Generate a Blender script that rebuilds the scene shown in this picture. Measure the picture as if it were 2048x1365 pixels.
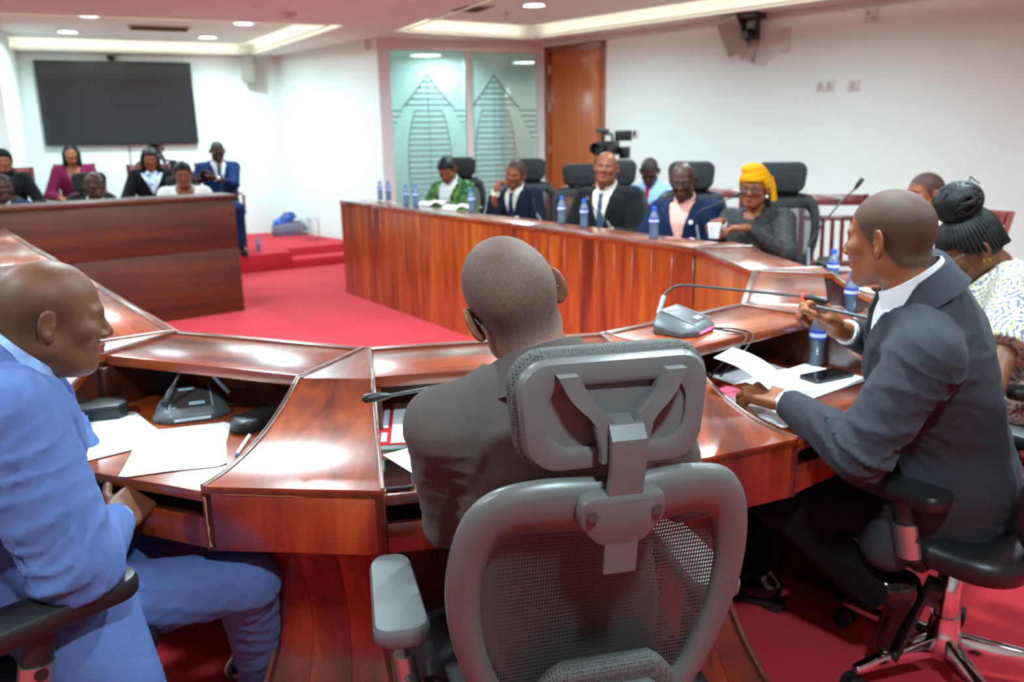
import bpy, bmesh, math, random
import numpy as np
from mathutils import Vector, Matrix, Euler

R = math.radians
for o in list(bpy.data.objects):
    bpy.data.objects.remove(o)
SC = bpy.context.scene
COL = SC.collection
rng = np.random.RandomState(7)

# ------------------------------------------------------------------ camera
FPX, CAM_H = 1640.0, 1.45
PITCH = math.atan(407 / 1640.0)
ROLL = R(1.0)
cam_data = bpy.data.cameras.new('camera')
cam = bpy.data.objects.new('camera', cam_data)
COL.objects.link(cam)
cam_data.sensor_fit = 'HORIZONTAL'
cam_data.sensor_width = 36.0
cam_data.lens = 36.0 * FPX / 2048.0
cam_data.clip_start = 0.05
cam_data.clip_end = 60
Wr = Vector((1, 0, 0)); Wu = Vector((0, math.sin(PITCH), math.cos(PITCH)))
CF = Vector((0, math.cos(PITCH), -math.sin(PITCH)))
CR = math.cos(ROLL) * Wr - math.sin(ROLL) * Wu
CU = math.sin(ROLL) * Wr + math.cos(ROLL) * Wu
m = Matrix((CR, CU, -CF)).transposed().to_4x4()
m.translation = (0, 0, CAM_H)
cam.matrix_world = m
cam_data.dof.use_dof = True
cam_data.dof.focus_distance = 1.32
cam_data.dof.aperture_fstop = 4.5
SC.camera = cam

# ------------------------------------------------------------------ world and exposure
w = bpy.data.worlds.new('world'); SC.world = w; w.use_nodes = True
w.node_tree.nodes['Background'].inputs[0].default_value = (0.9, 0.95, 1.0, 1)
w.node_tree.nodes['Background'].inputs[1].default_value = 0.05
SC.view_settings.view_transform = 'Standard'
SC.view_settings.look = 'None'
SC.view_settings.gamma = 1.0
SC.view_settings.use_curve_mapping = False
SC.view_settings.exposure = 0.5
SC.cycles.use_denoising = True
SC.cycles.max_bounces = 8
SC.cycles.diffuse_bounces = 4
SC.cycles.use_adaptive_sampling = True
SC.cycles.adaptive_threshold = 0.045
SC.cycles.transparent_max_bounces = 16
SC.cycles.sample_clamp_indirect = 6.0
LAMP_W = 29.0          # watts for each recessed lamp
COVE_W = 0.7           # watts per metre of cove strip
Z_SOFFIT, Z_COFFER = 2.57, 2.69
LAMPS_SEEN = [(-4.103, 8.605), (-4.9, 9.738), (-2.802, 9.311), (-3.588, 10.441), (0.267, 8.405)]
LAMPS_MORE = [(1.75, 6.3), (-1.5, 5.6), (0.25, 5.0), (2.1, 3.6), (-3.4, 5.2), (-3.2, 3.0), (-1.2, 3.1), (0.75, 2.2),
              (2.5, 1.7), (-2.0, 0.9), (0.4, 0.1), (-5.6, 7.3), (-5.2, 4.6)]

# ------------------------------------------------------------------ colours and materials
def lin(c):
    if isinstance(c, str):
        c = tuple(int(c[i:i + 2], 16) for i in (1, 3, 5))
    return tuple((x / 255 / 12.92) if x / 255 <= 0.04045 else ((x / 255 + 0.055) / 1.055) ** 2.4 for x in c) + (1.0,)

def new_mat(name):
    m = bpy.data.materials.new(name); m.use_nodes = True
    nt = m.node_tree
    return m, nt, nt.nodes['Principled BSDF'], nt.nodes['Material Output']

def N(nt, t, **kw):
    n = nt.nodes.new(t)
    for k, v in kw.items():
        setattr(n, k, v)
    return n

def mat(name, col, rough=0.5, metal=0.0, spec=0.5, var=0.0, vscale=8.0, bump=0.0, bscale=200.0, coat=0.0, sheen=0.0, emit=None, estr=0.0):
    m, nt, b, out = new_mat(name)
    b.inputs['Base Color'].default_value = lin(col)
    b.inputs['Roughness'].default_value = rough
    b.inputs['Metallic'].default_value = metal
    b.inputs['Specular IOR Level'].default_value = spec
    b.inputs['Coat Weight'].default_value = coat
    b.inputs['Sheen Weight'].default_value = sheen
    tc = N(nt, 'ShaderNodeTexCoord')
    nz = N(nt, 'ShaderNodeTexNoise'); nz.inputs['Scale'].default_value = vscale; nz.inputs['Detail'].default_value = 4
    nt.links.new(tc.outputs['Object'], nz.inputs['Vector'])
    mx = N(nt, 'ShaderNodeMix', data_type='RGBA'); mx.blend_type = 'MULTIPLY'
    mx.inputs[6].default_value = lin(col)
    rp = N(nt, 'ShaderNodeValToRGB')
    v = max(var, 0.03)
    rp.color_ramp.elements[0].position = 0.3; rp.color_ramp.elements[1].position = 0.7
    rp.color_ramp.elements[0].color = (1 - v, 1 - v, 1 - v, 1); rp.color_ramp.elements[1].color = (1, 1, 1, 1)
    nt.links.new(nz.outputs['Fac'], rp.inputs['Fac'])
    mx.inputs[0].default_value = 1.0
    nt.links.new(rp.outputs['Color'], mx.inputs[7])
    nt.links.new(mx.outputs[2], b.inputs['Base Color'])
    if bump:
        n2 = N(nt, 'ShaderNodeTexNoise'); n2.inputs['Scale'].default_value = bscale; n2.inputs['Detail'].default_value = 3
        nt.links.new(tc.outputs['Object'], n2.inputs['Vector'])
        bp = N(nt, 'ShaderNodeBump'); bp.inputs['Strength'].default_value = bump; bp.inputs['Distance'].default_value = 0.002
        nt.links.new(n2.outputs['Fac'], bp.inputs['Height']); nt.links.new(bp.outputs['Normal'], b.inputs['Normal'])
    if emit:
        b.inputs['Emission Color'].default_value = lin(emit); b.inputs['Emission Strength'].default_value = estr
    return m

def wood(name, dark, mid, light, axis, rough=0.28, coat=0.95, scale=1.0, rand=0.5, wear=0.0):
    """mahogany: grain stretched along a local axis, each piece shifted by its object's random value"""
    m, nt, b, out = new_mat(name)
    tc = N(nt, 'ShaderNodeTexCoord'); oi = N(nt, 'ShaderNodeObjectInfo')
    mp = N(nt, 'ShaderNodeMapping')
    s = [11 * scale] * 3; s[axis] = 0.9 * scale
    mp.inputs['Scale'].default_value = s
    cmb = N(nt, 'ShaderNodeMath', operation='MULTIPLY'); cmb.inputs[1].default_value = 37.0
    nt.links.new(oi.outputs['Random'], cmb.inputs[0])
    cx = N(nt, 'ShaderNodeCombineXYZ')
    for i in range(3): nt.links.new(cmb.outputs[0], cx.inputs[i])
    nt.links.new(cx.outputs[0], mp.inputs['Location'])
    nt.links.new(tc.outputs['Object'], mp.inputs['Vector'])
    nz = N(nt, 'ShaderNodeTexNoise'); nz.inputs['Scale'].default_value = 1.0; nz.inputs['Detail'].default_value = 7
    nz.inputs['Distortion'].default_value = 0.6; nz.inputs['Roughness'].default_value = 0.62
    nt.links.new(mp.outputs['Vector'], nz.inputs['Vector'])
    sh = N(nt, 'ShaderNodeMath', operation='MULTIPLY_ADD'); sh.inputs[1].default_value = 0.30 * rand; sh.inputs[2].default_value = -0.15 * rand
    nt.links.new(oi.outputs['Random'], sh.inputs[0])
    ad = N(nt, 'ShaderNodeMath', operation='ADD'); nt.links.new(nz.outputs['Fac'], ad.inputs[0]); nt.links.new(sh.outputs[0], ad.inputs[1])
    rp = N(nt, 'ShaderNodeValToRGB'); e = rp.color_ramp.elements
    e[0].position = 0.30; e[0].color = lin(dark); e[1].position = 0.72; e[1].color = lin(light)
    k = e.new(0.5); k.color = lin(mid)
    nt.links.new(ad.outputs[0], rp.inputs['Fac'])
    nt.links.new(rp.outputs['Color'], b.inputs['Base Color'])
    b.inputs['Roughness'].default_value = rough
    b.inputs['Coat Weight'].default_value = coat; b.inputs['Coat IOR'].default_value = 1.65; b.inputs['Coat Roughness'].default_value = 0.2
    n2 = N(nt, 'ShaderNodeTexNoise'); n2.inputs['Scale'].default_value = 9.0; n2.inputs['Detail'].default_value = 5
    nt.links.new(tc.outputs['Object'], n2.inputs['Vector'])
    mr = N(nt, 'ShaderNodeMapRange'); mr.inputs[3].default_value = rough - 0.08; mr.inputs[4].default_value = rough + 0.16
    nt.links.new(n2.outputs['Fac'], mr.inputs[0]); nt.links.new(mr.outputs[0], b.inputs['Roughness'])
    bp = N(nt, 'ShaderNodeBump'); bp.inputs['Strength'].default_value = 0.12; bp.inputs['Distance'].default_value = 0.002
    nt.links.new(nz.outputs['Fac'], bp.inputs['Height']); nt.links.new(bp.outputs['Normal'], b.inputs['Normal'])
    return m

M = {}
M['wall'] = mat('wall_paint', '#e6efe8', 0.75, var=0.02, vscale=1.5)
M['ceiling'] = mat('ceiling_paint', '#e2ebe2', 0.85, var=0.02, vscale=1.0)
M['frame_white'] = mat('white_frame', '#e2dfdd', 0.45)
m_, nt_, b_, o_ = new_mat('red_carpet')
tc_ = N(nt_, 'ShaderNodeTexCoord'); n1_ = N(nt_, 'ShaderNodeTexNoise'); n1_.inputs['Scale'].default_value = 1.3; n1_.inputs['Detail'].default_value = 5
n2_ = N(nt_, 'ShaderNodeTexNoise'); n2_.inputs['Scale'].default_value = 420; n2_.inputs['Detail'].default_value = 2
nt_.links.new(tc_.outputs['Object'], n1_.inputs['Vector']); nt_.links.new(tc_.outputs['Object'], n2_.inputs['Vector'])
rp_ = N(nt_, 'ShaderNodeValToRGB'); rp_.color_ramp.elements[0].position = .3; rp_.color_ramp.elements[1].position = .72
rp_.color_ramp.elements[0].color = lin('#bc1c2a'); rp_.color_ramp.elements[1].color = lin('#c62636')
nt_.links.new(n1_.outputs['Fac'], rp_.inputs['Fac'])
mx_ = N(nt_, 'ShaderNodeMix', data_type='RGBA'); mx_.blend_type = 'MULTIPLY'; mx_.inputs[0].default_value = .5
nt_.links.new(rp_.outputs['Color'], mx_.inputs[6])
rp2_ = N(nt_, 'ShaderNodeValToRGB'); rp2_.color_ramp.elements[0].position = .35; rp2_.color_ramp.elements[0].color = (.5, .5, .5, 1); rp2_.color_ramp.elements[1].position = .6
nt_.links.new(n2_.outputs['Fac'], rp2_.inputs['Fac']); nt_.links.new(rp2_.outputs['Color'], mx_.inputs[7])
nt_.links.new(mx_.outputs[2], b_.inputs['Base Color'])
b_.inputs['Roughness'].default_value = .95; b_.inputs['Sheen Weight'].default_value = .25; b_.inputs['Sheen Tint'].default_value = lin('#ff8a8a')
bp_ = N(nt_, 'ShaderNodeBump'); bp_.inputs['Strength'].default_value = .4; bp_.inputs['Distance'].default_value = .004
nt_.links.new(n2_.outputs['Fac'], bp_.inputs['Height']); nt_.links.new(bp_.outputs['Normal'], b_.inputs['Normal'])
M['carpet'] = m_
W3 = ('#441308', '#82330d', '#b0541e')
M['wood_z'] = wood('mahogany_upright_grain', '#5c1e05', '#9c420a', '#c0661a', 2, 0.3)
M['wood_fascia'] = wood('red_mahogany_fascia', '#45100a', '#7c2609', '#ad4a12', 2, 0.26)
M['wood_x'] = wood('mahogany_long_grain', *W3, 0, 0.24)
M['wood_y'] = wood('mahogany_cross_grain', *W3, 1, 0.24)
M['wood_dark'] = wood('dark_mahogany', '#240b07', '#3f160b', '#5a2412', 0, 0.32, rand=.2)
M['wood_head'] = wood('head_desk_mahogany', '#300d02', '#4c1803', '#642705', 0, 0.5, coat=.05, rand=.2)
M['wood_trim'] = wood('worn_edge_wood', '#3c1c14', '#5f3325', '#8a5c48', 0, 0.3)
M['wood_door'] = wood('door_veneer', '#9a4a12', '#b35a1a', '#c06a26', 2, 0.3, scale=.7)
M['wood_chair'] = wood('red_chair_wood', '#4a120c', '#6e1f14', '#8a3020', 2, 0.35)
M['black_plastic'] = mat('black_plastic', '#1b1c1d', 0.42, var=.08)
M['black_fabric'] = mat('black_mesh_fabric', '#1f2022', 0.8, bump=.4, bscale=600)
M['black_plastic_lit'] = mat('black_plastic_lit', '#5b5957', 0.36, var=.06, vscale=30, bump=.06, bscale=900)  # black chair plastic; the bright light on it is put into the grey
M['black_pad_lit'] = mat('black_pad_lit', '#5c5e5d', 0.5, var=.06)  # black armrest pad, its lit look painted into the grey
M['black_leather'] = mat('black_leather', '#1a1c1e', 0.38, bump=.2, bscale=350)
M['chrome'] = mat('chrome', '#d8d8da', 0.12, metal=1.0)
M['satin'] = mat('satin_metal', '#b9b6b2', 0.35, metal=.9)
M['screen'] = mat('tv_glass', '#0b0c0e', 0.09, spec=.6)
M['tv_panel'] = mat('tv_panel', '#2b2e30', 0.12, spec=.6)  # base raised to grey: the room's reflection is put into the colour
M['paper'] = mat('paper', '#eef0f2', 0.7)
M['rubber'] = mat('rubber', '#17171a', 0.6)
M['eye_white'] = mat('eye_white', '#b5a99c', 0.25)
M['iris'] = mat('dark_iris', '#140c08', 0.15)
M['lamp_glow'] = mat('lamp_diffuser', '#ffffff', 0.5, emit='#f4f8ff', estr=14.0)
M['red_led'] = mat('red_led', '#ff3030', 0.4, emit='#ff2018', estr=6.0)
M['pink_led'] = mat('pink_led', '#ff6a8a', 0.4, emit='#ff3c64', estr=1.6)
M['steel_grey'] = mat('gunmetal', '#4b4d50', 0.35, metal=.5)
M['white_plastic'] = mat('white_plastic', '#dcdad4', 0.5)

# ------------------------------------------------------------------ object helpers
def link(o, parent=None):
    COL.objects.link(o)
    if parent is not None:
        o.parent = parent
    return o

def thing(name, label, cat, loc=(0, 0, 0), rz=0.0, group=None):
    o = bpy.data.objects.new(name, None); o.empty_display_size = 0.1
    link(o); o.location = loc; o.rotation_euler = (0, 0, rz)
    o['label'] = label; o['category'] = cat
    if group: o['group'] = group
    return o

def tag(o, label, cat, group=None):
    o['label'] = label; o['category'] = cat
    if group: o['group'] = group
    return o

def struct(o):
    o['kind'] = 'structure'; return o

def copy_tree(o, parent=None):
    c = o.copy(); COL.objects.link(c); c.parent = parent
    for ch in o.children:
        copy_tree(ch, c)
    return c

class MB:
    """collects vertices and faces; build() links them as one mesh object"""
    def __init__(s):
        s.v = []; s.f = []; s.mi = []; s.n = 0; s.attr = []
    def add(s, v, f, mi=0, attr=None):
        v = np.asarray(v, float).reshape(-1, 3)
        s.v.append(v)
        s.f += [tuple(int(i) + s.n for i in q) for q in f]
        s.mi += [mi] * len(f)
        s.attr.append(np.zeros(len(v)) if attr is None else np.asarray(attr, float))
        s.n += len(v)
        return s
    def box(s, lo, hi, mi=0):
        x0, y0, z0 = lo; x1, y1, z1 = hi
        v = [(x0, y0, z0), (x1, y0, z0), (x1, y1, z0), (x0, y1, z0), (x0, y0, z1), (x1, y0, z1), (x1, y1, z1), (x0, y1, z1)]
        return s.add(v, [(0, 3, 2, 1), (4, 5, 6, 7), (0, 1, 5, 4), (1, 2, 6, 5), (2, 3, 7, 6), (3, 0, 4, 7)], mi)
    def prism(s, poly, z0, z1, mi=0):
        n = len(poly)
        v = [(p[0], p[1], z0) for p in poly] + [(p[0], p[1], z1) for p in poly]
        f = [tuple(range(n - 1, -1, -1)), tuple(range(n, 2 * n))] + [(i, (i + 1) % n, n + (i + 1) % n, n + i) for i in range(n)]
        return s.add(v, f, mi)
    def loft(s, rings, cap=True, closed=False, mi=0):
        k = len(rings[0]); n = len(rings); v = [p for r in rings for p in r]; f = []
        for i in range(n if closed else n - 1):
            j = (i + 1) % n
            for a in range(k):
                b = (a + 1) % k
                f.append((i * k + a, i * k + b, j * k + b, j * k + a))
        if cap and not closed:
            f.append(tuple(range(k - 1, -1, -1))); f.append(tuple((n - 1) * k + a for a in range(k)))
        return s.add(v, f, mi)
    def sheet(s, grid, mi=0):
        r = len(grid); c = len(grid[0]); v = [p for row in grid for p in row]
        return s.add(v, [(i * c + j, i * c + j + 1, (i + 1) * c + j + 1, (i + 1) * c + j) for i in range(r - 1) for j in range(c - 1)], mi)
    def lathe(s, prof, n=20, c=(0, 0, 0), mi=0, axis=2):
        rings = []
        for r, z in prof:
            ring = []
            for i in range(n):
                a = 2 * math.pi * i / n
                p = [r * math.cos(a), r * math.sin(a), z]
                if axis == 1: p = [p[0], p[2], -p[1]]
                if axis == 0: p = [p[2], p[0], p[1]]
                ring.append((p[0] + c[0], p[1] + c[1], p[2] + c[2]))
            rings.append(ring)
        return s.loft(rings, mi=mi)
    def tube(s, pts, r, n=8, mi=0, cap=True, flat=1.0, upv=None):
        P = [Vector(p) for p in pts]; rings = []
        rad = r if hasattr(r, '__len__') else [r] * len(P)
        up = None
        for i, p in enumerate(P):
            t = (P[min(i + 1, len(P) - 1)] - P[max(i - 1, 0)]).normalized()
            if up is None:
                up = Vector(upv) if upv else (Vector((0, 0, 1)) if abs(t.z) < .9 else Vector((1, 0, 0)))
            side = t.cross(up).normalized(); up = side.cross(t).normalized()
            rings.append([tuple(p + rad[i] * (math.cos(2 * math.pi * a / n) * side + flat * math.sin(2 * math.pi * a / n) * up)) for a in range(n)])
        return s.loft(rings, cap=cap, mi=mi)
    def sphere(s, c, r, n=12, m=8, mi=0):
        r = r if hasattr(r, '__len__') else (r, r, r)
        rings = []
        for i in range(m + 1):
            t = math.pi * (i + .02) / (m + .04) - math.pi / 2
            rings.append([(c[0] + r[0] * math.cos(t) * math.cos(2 * math.pi * a / n), c[1] + r[1] * math.cos(t) * math.sin(2 * math.pi * a / n), c[2] + r[2] * math.sin(t)) for a in range(n)])
        return s.loft(rings, mi=mi)
    def build(s, name, mats, parent=None, smooth=None, bevel=0.0, seg=2, loc=None, rot=None, attr=None):
        me = bpy.data.meshes.new(name)
        me.from_pydata(np.concatenate(s.v).tolist(), [], s.f)
        mats = mats if isinstance(mats, (list, tuple)) else [mats]
        for q in mats: me.materials.append(M[q] if isinstance(q, str) else q)
        if len(mats) > 1: me.polygons.foreach_set('material_index', s.mi)
        if attr:
            a = me.attributes.new(attr, 'FLOAT', 'POINT'); a.data.foreach_set('value', np.concatenate(s.attr))
        o = bpy.data.objects.new(name, me)
        bm = bmesh.new(); bm.from_mesh(me); bmesh.ops.recalc_face_normals(bm, faces=bm.faces)
        if bevel:
            es = [e for e in bm.edges if len(e.link_faces) == 2 and e.calc_face_angle(0) > R(30)]
            bmesh.ops.bevel(bm, geom=es, offset=bevel, segments=seg, profile=.5, affect='EDGES', clamp_overlap=True)
        bm.to_mesh(me); bm.free()
        if smooth is not None or bevel:
            me.polygons.foreach_set('use_smooth', [True] * len(me.polygons))
            if smooth != 180:
                me.set_sharp_from_angle(angle=R(smooth or 40))
        link(o, parent)
        if loc is not None: o.location = loc
        if rot is not None: o.rotation_euler = rot
        return o

def box(name, lo, hi, mt, parent=None, bevel=0.0, seg=2):
    return MB().box(lo, hi).build(name, mt, parent, bevel=bevel, seg=seg)

def rrect(cx, cy, w, h, r, n=5):
    """rounded rectangle outline"""
    out = []
    for sx, sy, a0 in ((1, 1, 0), (-1, 1, 90), (-1, -1, 180), (1, -1, 270)):
        for i in range(n):
            a = R(a0 + 90 * i / (n - 1))
            out.append((cx + sx * (w / 2 - r) + r * math.cos(a), cy + sy * (h / 2 - r) + r * math.sin(a)))
    return out

def spline(pts, n=8, closed=False):
    """Catmull-Rom through points"""
    P = np.array(pts, float); k = len(P); out = []
    for i in range(k if closed else k - 1):
        p0 = P[(i - 1) % k] if (closed or i > 0) else 2 * P[0] - P[1]
        p1 = P[i]; p2 = P[(i + 1) % k]
        p3 = P[(i + 2) % k] if (closed or i + 2 < k) else 2 * P[-1] - P[-2]
        for j in range(n):
            t = j / n
            out.append(.5 * (2 * p1 + (p2 - p0) * t + (2 * p0 - 5 * p1 + 4 * p2 - p3) * t * t + (3 * p1 - p0 - 3 * p2 + p3) * t ** 3))
    if not closed: out.append(P[-1])
    return [tuple(p) for p in out]

def text(s, size, mt, parent, loc, rot, depth=0.0004, name='lettering'):
    cu = bpy.data.curves.new(name, 'FONT'); cu.body = s; cu.size = size; cu.extrude = depth
    cu.align_x = 'CENTER'; cu.align_y = 'CENTER'
    o = bpy.data.objects.new(name, cu); cu.materials.append(M[mt]); link(o, parent)
    o.location = loc; o.rotation_euler = rot
    return o
# ------------------------------------------------------------------ room shell
P0 = (-7.5, 9.96); P1 = (-3.13, 11.73); P2 = (-1.48, 9.86); P3 = (0.43, 10.66); P4 = (5.92, 4.84); P5 = (5.92, -3.0); P6 = (-7.5, -3.0)

def wframe(p, q):
    return (p[0], p[1], 0.0), math.atan2(q[1] - p[1], q[0] - p[0]), math.hypot(q[0] - p[0], q[1] - p[1])

def wall_piece(name, p, q, x0, x1, z0, z1, mt='wall', t=0.14, y0=0.0):
    l, a, L = wframe(p, q)
    o = MB().box((x0, y0, z0), (L + x1 if (abs(x1) < .2 or x1 < -1) else x1, y0 + t, z1)).build(name, mt, loc=l, rot=(0, 0, a))
    return struct(o)

ZT = 2.75
rw_L0 = math.hypot(P4[0] - P3[0], P4[1] - P3[1])
struct(MB().prism([(-9, -4), (8, -4), (8, 14.5), (-9, 14.5)], -0.05, 0.0).build('floor', 'carpet'))
wall_piece('wall_back', P0, P1, 0, 0.05, 0, ZT)
wall_piece('wall_alcove', P1, P2, 0, -0.0001, 0, ZT)
wall_piece('wall_right', P3, P4, 1.03, 0.05, 0, ZT)
wall_piece('wall_right.001', P3, P4, 0.0, 1.03, 2.515, ZT)
wall_piece('wall_right.002', P3, P4, -0.04, 0.045 - rw_L0, 0, 2.515)
wall_piece('wall_side', P4, P5, 0, 0.05, 0, ZT)
wall_piece('wall_rear', P5, P6, 0, 0.05, 0, ZT)
wall_piece('wall_left', P6, P0, 0, 0.05, 0, ZT)
struct(MB().prism([(-7.5, 8.35), (-5.40, 9.17), (-5.98, 10.57), (-7.5, 9.96)], 0.0, ZT).build('wall_pier', 'wall'))
wall_piece('wall_glass_side', P2, P3, -0.14, 0.02, 0, 0.09)
# ceiling: lowered soffit with two raised coffers
COF = [[(-7.0, 9.75), (-3.38, 11.47), (-1.62, 8.74), (-6.9, 6.5)],
       [(-1.22, 9.28), (0.30, 10.19), (5.1, 5.25), (5.1, 0.6), (2.6, 0.6), (0.62, 5.75)]]

def inpoly(p, poly):
    c = False
    for i in range(len(poly)):
        a, b = poly[i], poly[i - 1]
        if (a[1] > p[1]) != (b[1] > p[1]) and p[0] < (b[0] - a[0]) * (p[1] - a[1]) / (b[1] - a[1]) + a[0]:
            c = not c
    return c

bm = bmesh.new(); es = []
for loop in [[P0, P1, P2, P3, P4, P5, P6]] + COF:
    vs = [bm.verts.new((x, y, Z_SOFFIT)) for x, y in loop]
    es += [bm.edges.new((vs[i], vs[(i + 1) % len(vs)])) for i in range(len(vs))]
bmesh.ops.triangle_fill(bm, edges=es, use_beauty=True)
for f in list(bm.faces):
    c = f.calc_center_median()
    if any(inpoly((c.x, c.y), q) for q in COF): bm.faces.remove(f)
me = bpy.data.meshes.new('ceiling'); bm.to_mesh(me); bm.free(); me.materials.append(M['ceiling'])
struct(link(bpy.data.objects.new('ceiling', me)))
for q in COF:
    mb = MB(); n = len(q)
    mb.add([(x, y, Z_SOFFIT) for x, y in q] + [(x, y, Z_COFFER) for x, y in q], [tuple(range(n, 2 * n))] + [(i, (i + 1) % n, n + (i + 1) % n, n + i) for i in range(n)])
    struct(mb.build('ceiling.001', 'ceiling'))

# recessed lamps
def make_lamp():
    t = thing('ceiling_lamp', '', 'ceiling lamp', group='round recessed ceiling lamps')
    MB().lathe([(.125, 0), (.125, -.012), (.105, -.016), (.098, -.006), (.098, 0)], 28).build('rim', 'white_plastic', t, smooth=40)
    MB().lathe([(.0, -.004), (.098, -.004), (.098, -.001), (0, -.001)], 28).build('diffuser', 'lamp_glow', t)
    return t
lamp0 = make_lamp(); used = False
LL = ['round recessed ceiling lamp nearest the left edge, nearer row, above the wall screen', 'round recessed ceiling lamp directly over the left corner of the wall screen, far row',
      'round recessed ceiling lamp right of the slotted vent, nearer row', 'round recessed ceiling lamp over the right end of the wall screen, far row',
      'lone round recessed ceiling lamp above the wooden door and glass partition']
for i, (x, y) in enumerate(LAMPS_SEEN + LAMPS_MORE):
    z = Z_COFFER if any(inpoly((x, y), q) for q in COF) else Z_SOFFIT
    o = lamp0 if not used else copy_tree(lamp0); used = True
    o.location = (x, y, z)
    o['label'] = LL[i] if i < 5 else 'round recessed ceiling lamp of the rest of the hall'
    ld = bpy.data.lights.new('lamp_light', 'AREA'); ld.shape = 'DISK'; ld.size = 0.19; ld.energy = LAMP_W * (.5 if i < 4 else 1); ld.color = (0.66, 0.92, 1.0)
    ld.spread = R(165)
    lo = bpy.data.objects.new('lamp_light', ld); link(lo, o); lo.location = (0, 0, -0.02)

# warm light strips in the coves of the two coffers
M['cove_led'] = mat('cove_strip', '#e8dcc8', .5)
for ci, q in enumerate(COF):
    cx_ = sum(p[0] for p in q) / len(q); cy_ = sum(p[1] for p in q) / len(q)
    for i in range(len(q)):
        a, b = Vector((*q[i], 0)), Vector((*q[(i + 1) % len(q)], 0)); d = (b - a); L_ = d.length; d.normalize()
        n = Vector((-d.y, d.x, 0))
        if n.dot(Vector((cx_, cy_, 0)) - a) < 0: n = -n          # into the coffer
        mid = (a + b) / 2 + n * .11; ang = math.atan2(d.y, d.x)
        struct(MB().box((-L_ / 2 + .12, -.012, -.008), (L_ / 2 - .12, .012, .0)).build('trim_cove', 'cove_led', loc=(mid.x, mid.y, Z_SOFFIT + .012), rot=(0, 0, ang)))
        ld = bpy.data.lights.new('cove_light', 'AREA'); ld.shape = 'RECTANGLE'; ld.size = L_ - .3; ld.size_y = .02; ld.energy = COVE_W * L_; ld.color = (1.0, 0.93, 0.80)
        lo = link(bpy.data.objects.new('cove_light', ld)); z_ = (n * .75 - Vector((0, 0, .66))).normalized()   # shines outwards and up
        x_ = d; y_ = z_.cross(x_); mm = Matrix((x_, y_, z_)).transposed().to_4x4(); mm.translation = (mid.x, mid.y, Z_SOFFIT + .016); lo.matrix_world = mm

# vents, sprinklers, detector
def vent(label, cx, cy, z, rz, w, h):
    t = thing('ceiling_vent', label, 'vent', (cx, cy, z), rz)
    mb = MB()
    for a, b in (((-w / 2, -h / 2), (w / 2, -h / 2 + .02)), ((-w / 2, h / 2 - .02), (w / 2, h / 2)), ((-w / 2, -h / 2), (-w / 2 + .02, h / 2)), ((w / 2 - .02, -h / 2), (w / 2, h / 2))):
        mb.box((a[0], a[1], -.014), (b[0], b[1], 0))
    mb.build('frame', 'vent_paint', t)
    box('backing', (-w / 2 + .01, -h / 2 + .01, -.004), (w / 2 - .01, h / 2 - .01, 0), 'vent_dark', t)
    n = 5
    for i in range(n):
        y = -h / 2 + .035 + (h - .07) * i / (n - 1)
        MB().add([(-w / 2 + .02, y - .012, -.012), (w / 2 - .02, y - .012, -.012), (w / 2 - .02, y + .012, -.004), (-w / 2 + .02, y + .012, -.004)], [(0, 1, 2, 3)]).build('slat', 'vent_paint', t)
M['vent_paint'] = mat('vent_paint', '#cfc4bb', .6); M['vent_dark'] = mat('vent_dark', '#8a7f76', .8)
vent('slotted ceiling vent between the four lamps above the wall screen', -3.82, 9.6, Z_COFFER, R(24), .62, .42)
vent('slotted ceiling vent left of the lone lamp above the glass partition', -.48, 8.52, Z_COFFER, R(24), .62, .42)
for lab, x, y, z in (('small ceiling sprinkler head left of the lone lamp, nearer the slotted vent', -.62, 8.98, Z_COFFER), ('small ceiling sprinkler head closest to the lone lamp', .0, 8.95, Z_COFFER), ('small ceiling sprinkler head at the top left edge of the ceiling', -4.05, 7.9, Z_COFFER)):
    s = thing('sprinkler_head', lab, 'sprinkler', (x, y, z), group='ceiling sprinklers')
    MB().lathe([(.0, 0), (.035, 0), (.03, -.008), (.012, -.01), (.009, -.035), (0, -.035)], 14).build('body', 'satin', s, smooth=30)
    MB().lathe([(.0, -.04), (.022, -.04), (.022, -.043), (0, -.043)], 14).build('deflector', 'satin', s)
MB_ = MB().lathe([(0, 0), (.06, 0), (.06, -.02), (.04, -.04), (0, -.045)], 20)
sd = thing('smoke_detector', 'round white smoke detector on the ceiling beam right of the lamps', 'detector', (-1.95, 7.9, Z_SOFFIT))
MB_.build('housing', 'white_plastic', sd, smooth=30); MB().lathe([(0, -.045), (.012, -.045), (.01, -.052), (0, -.052)], 10).build('indicator', 'vent_paint', sd)

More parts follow.
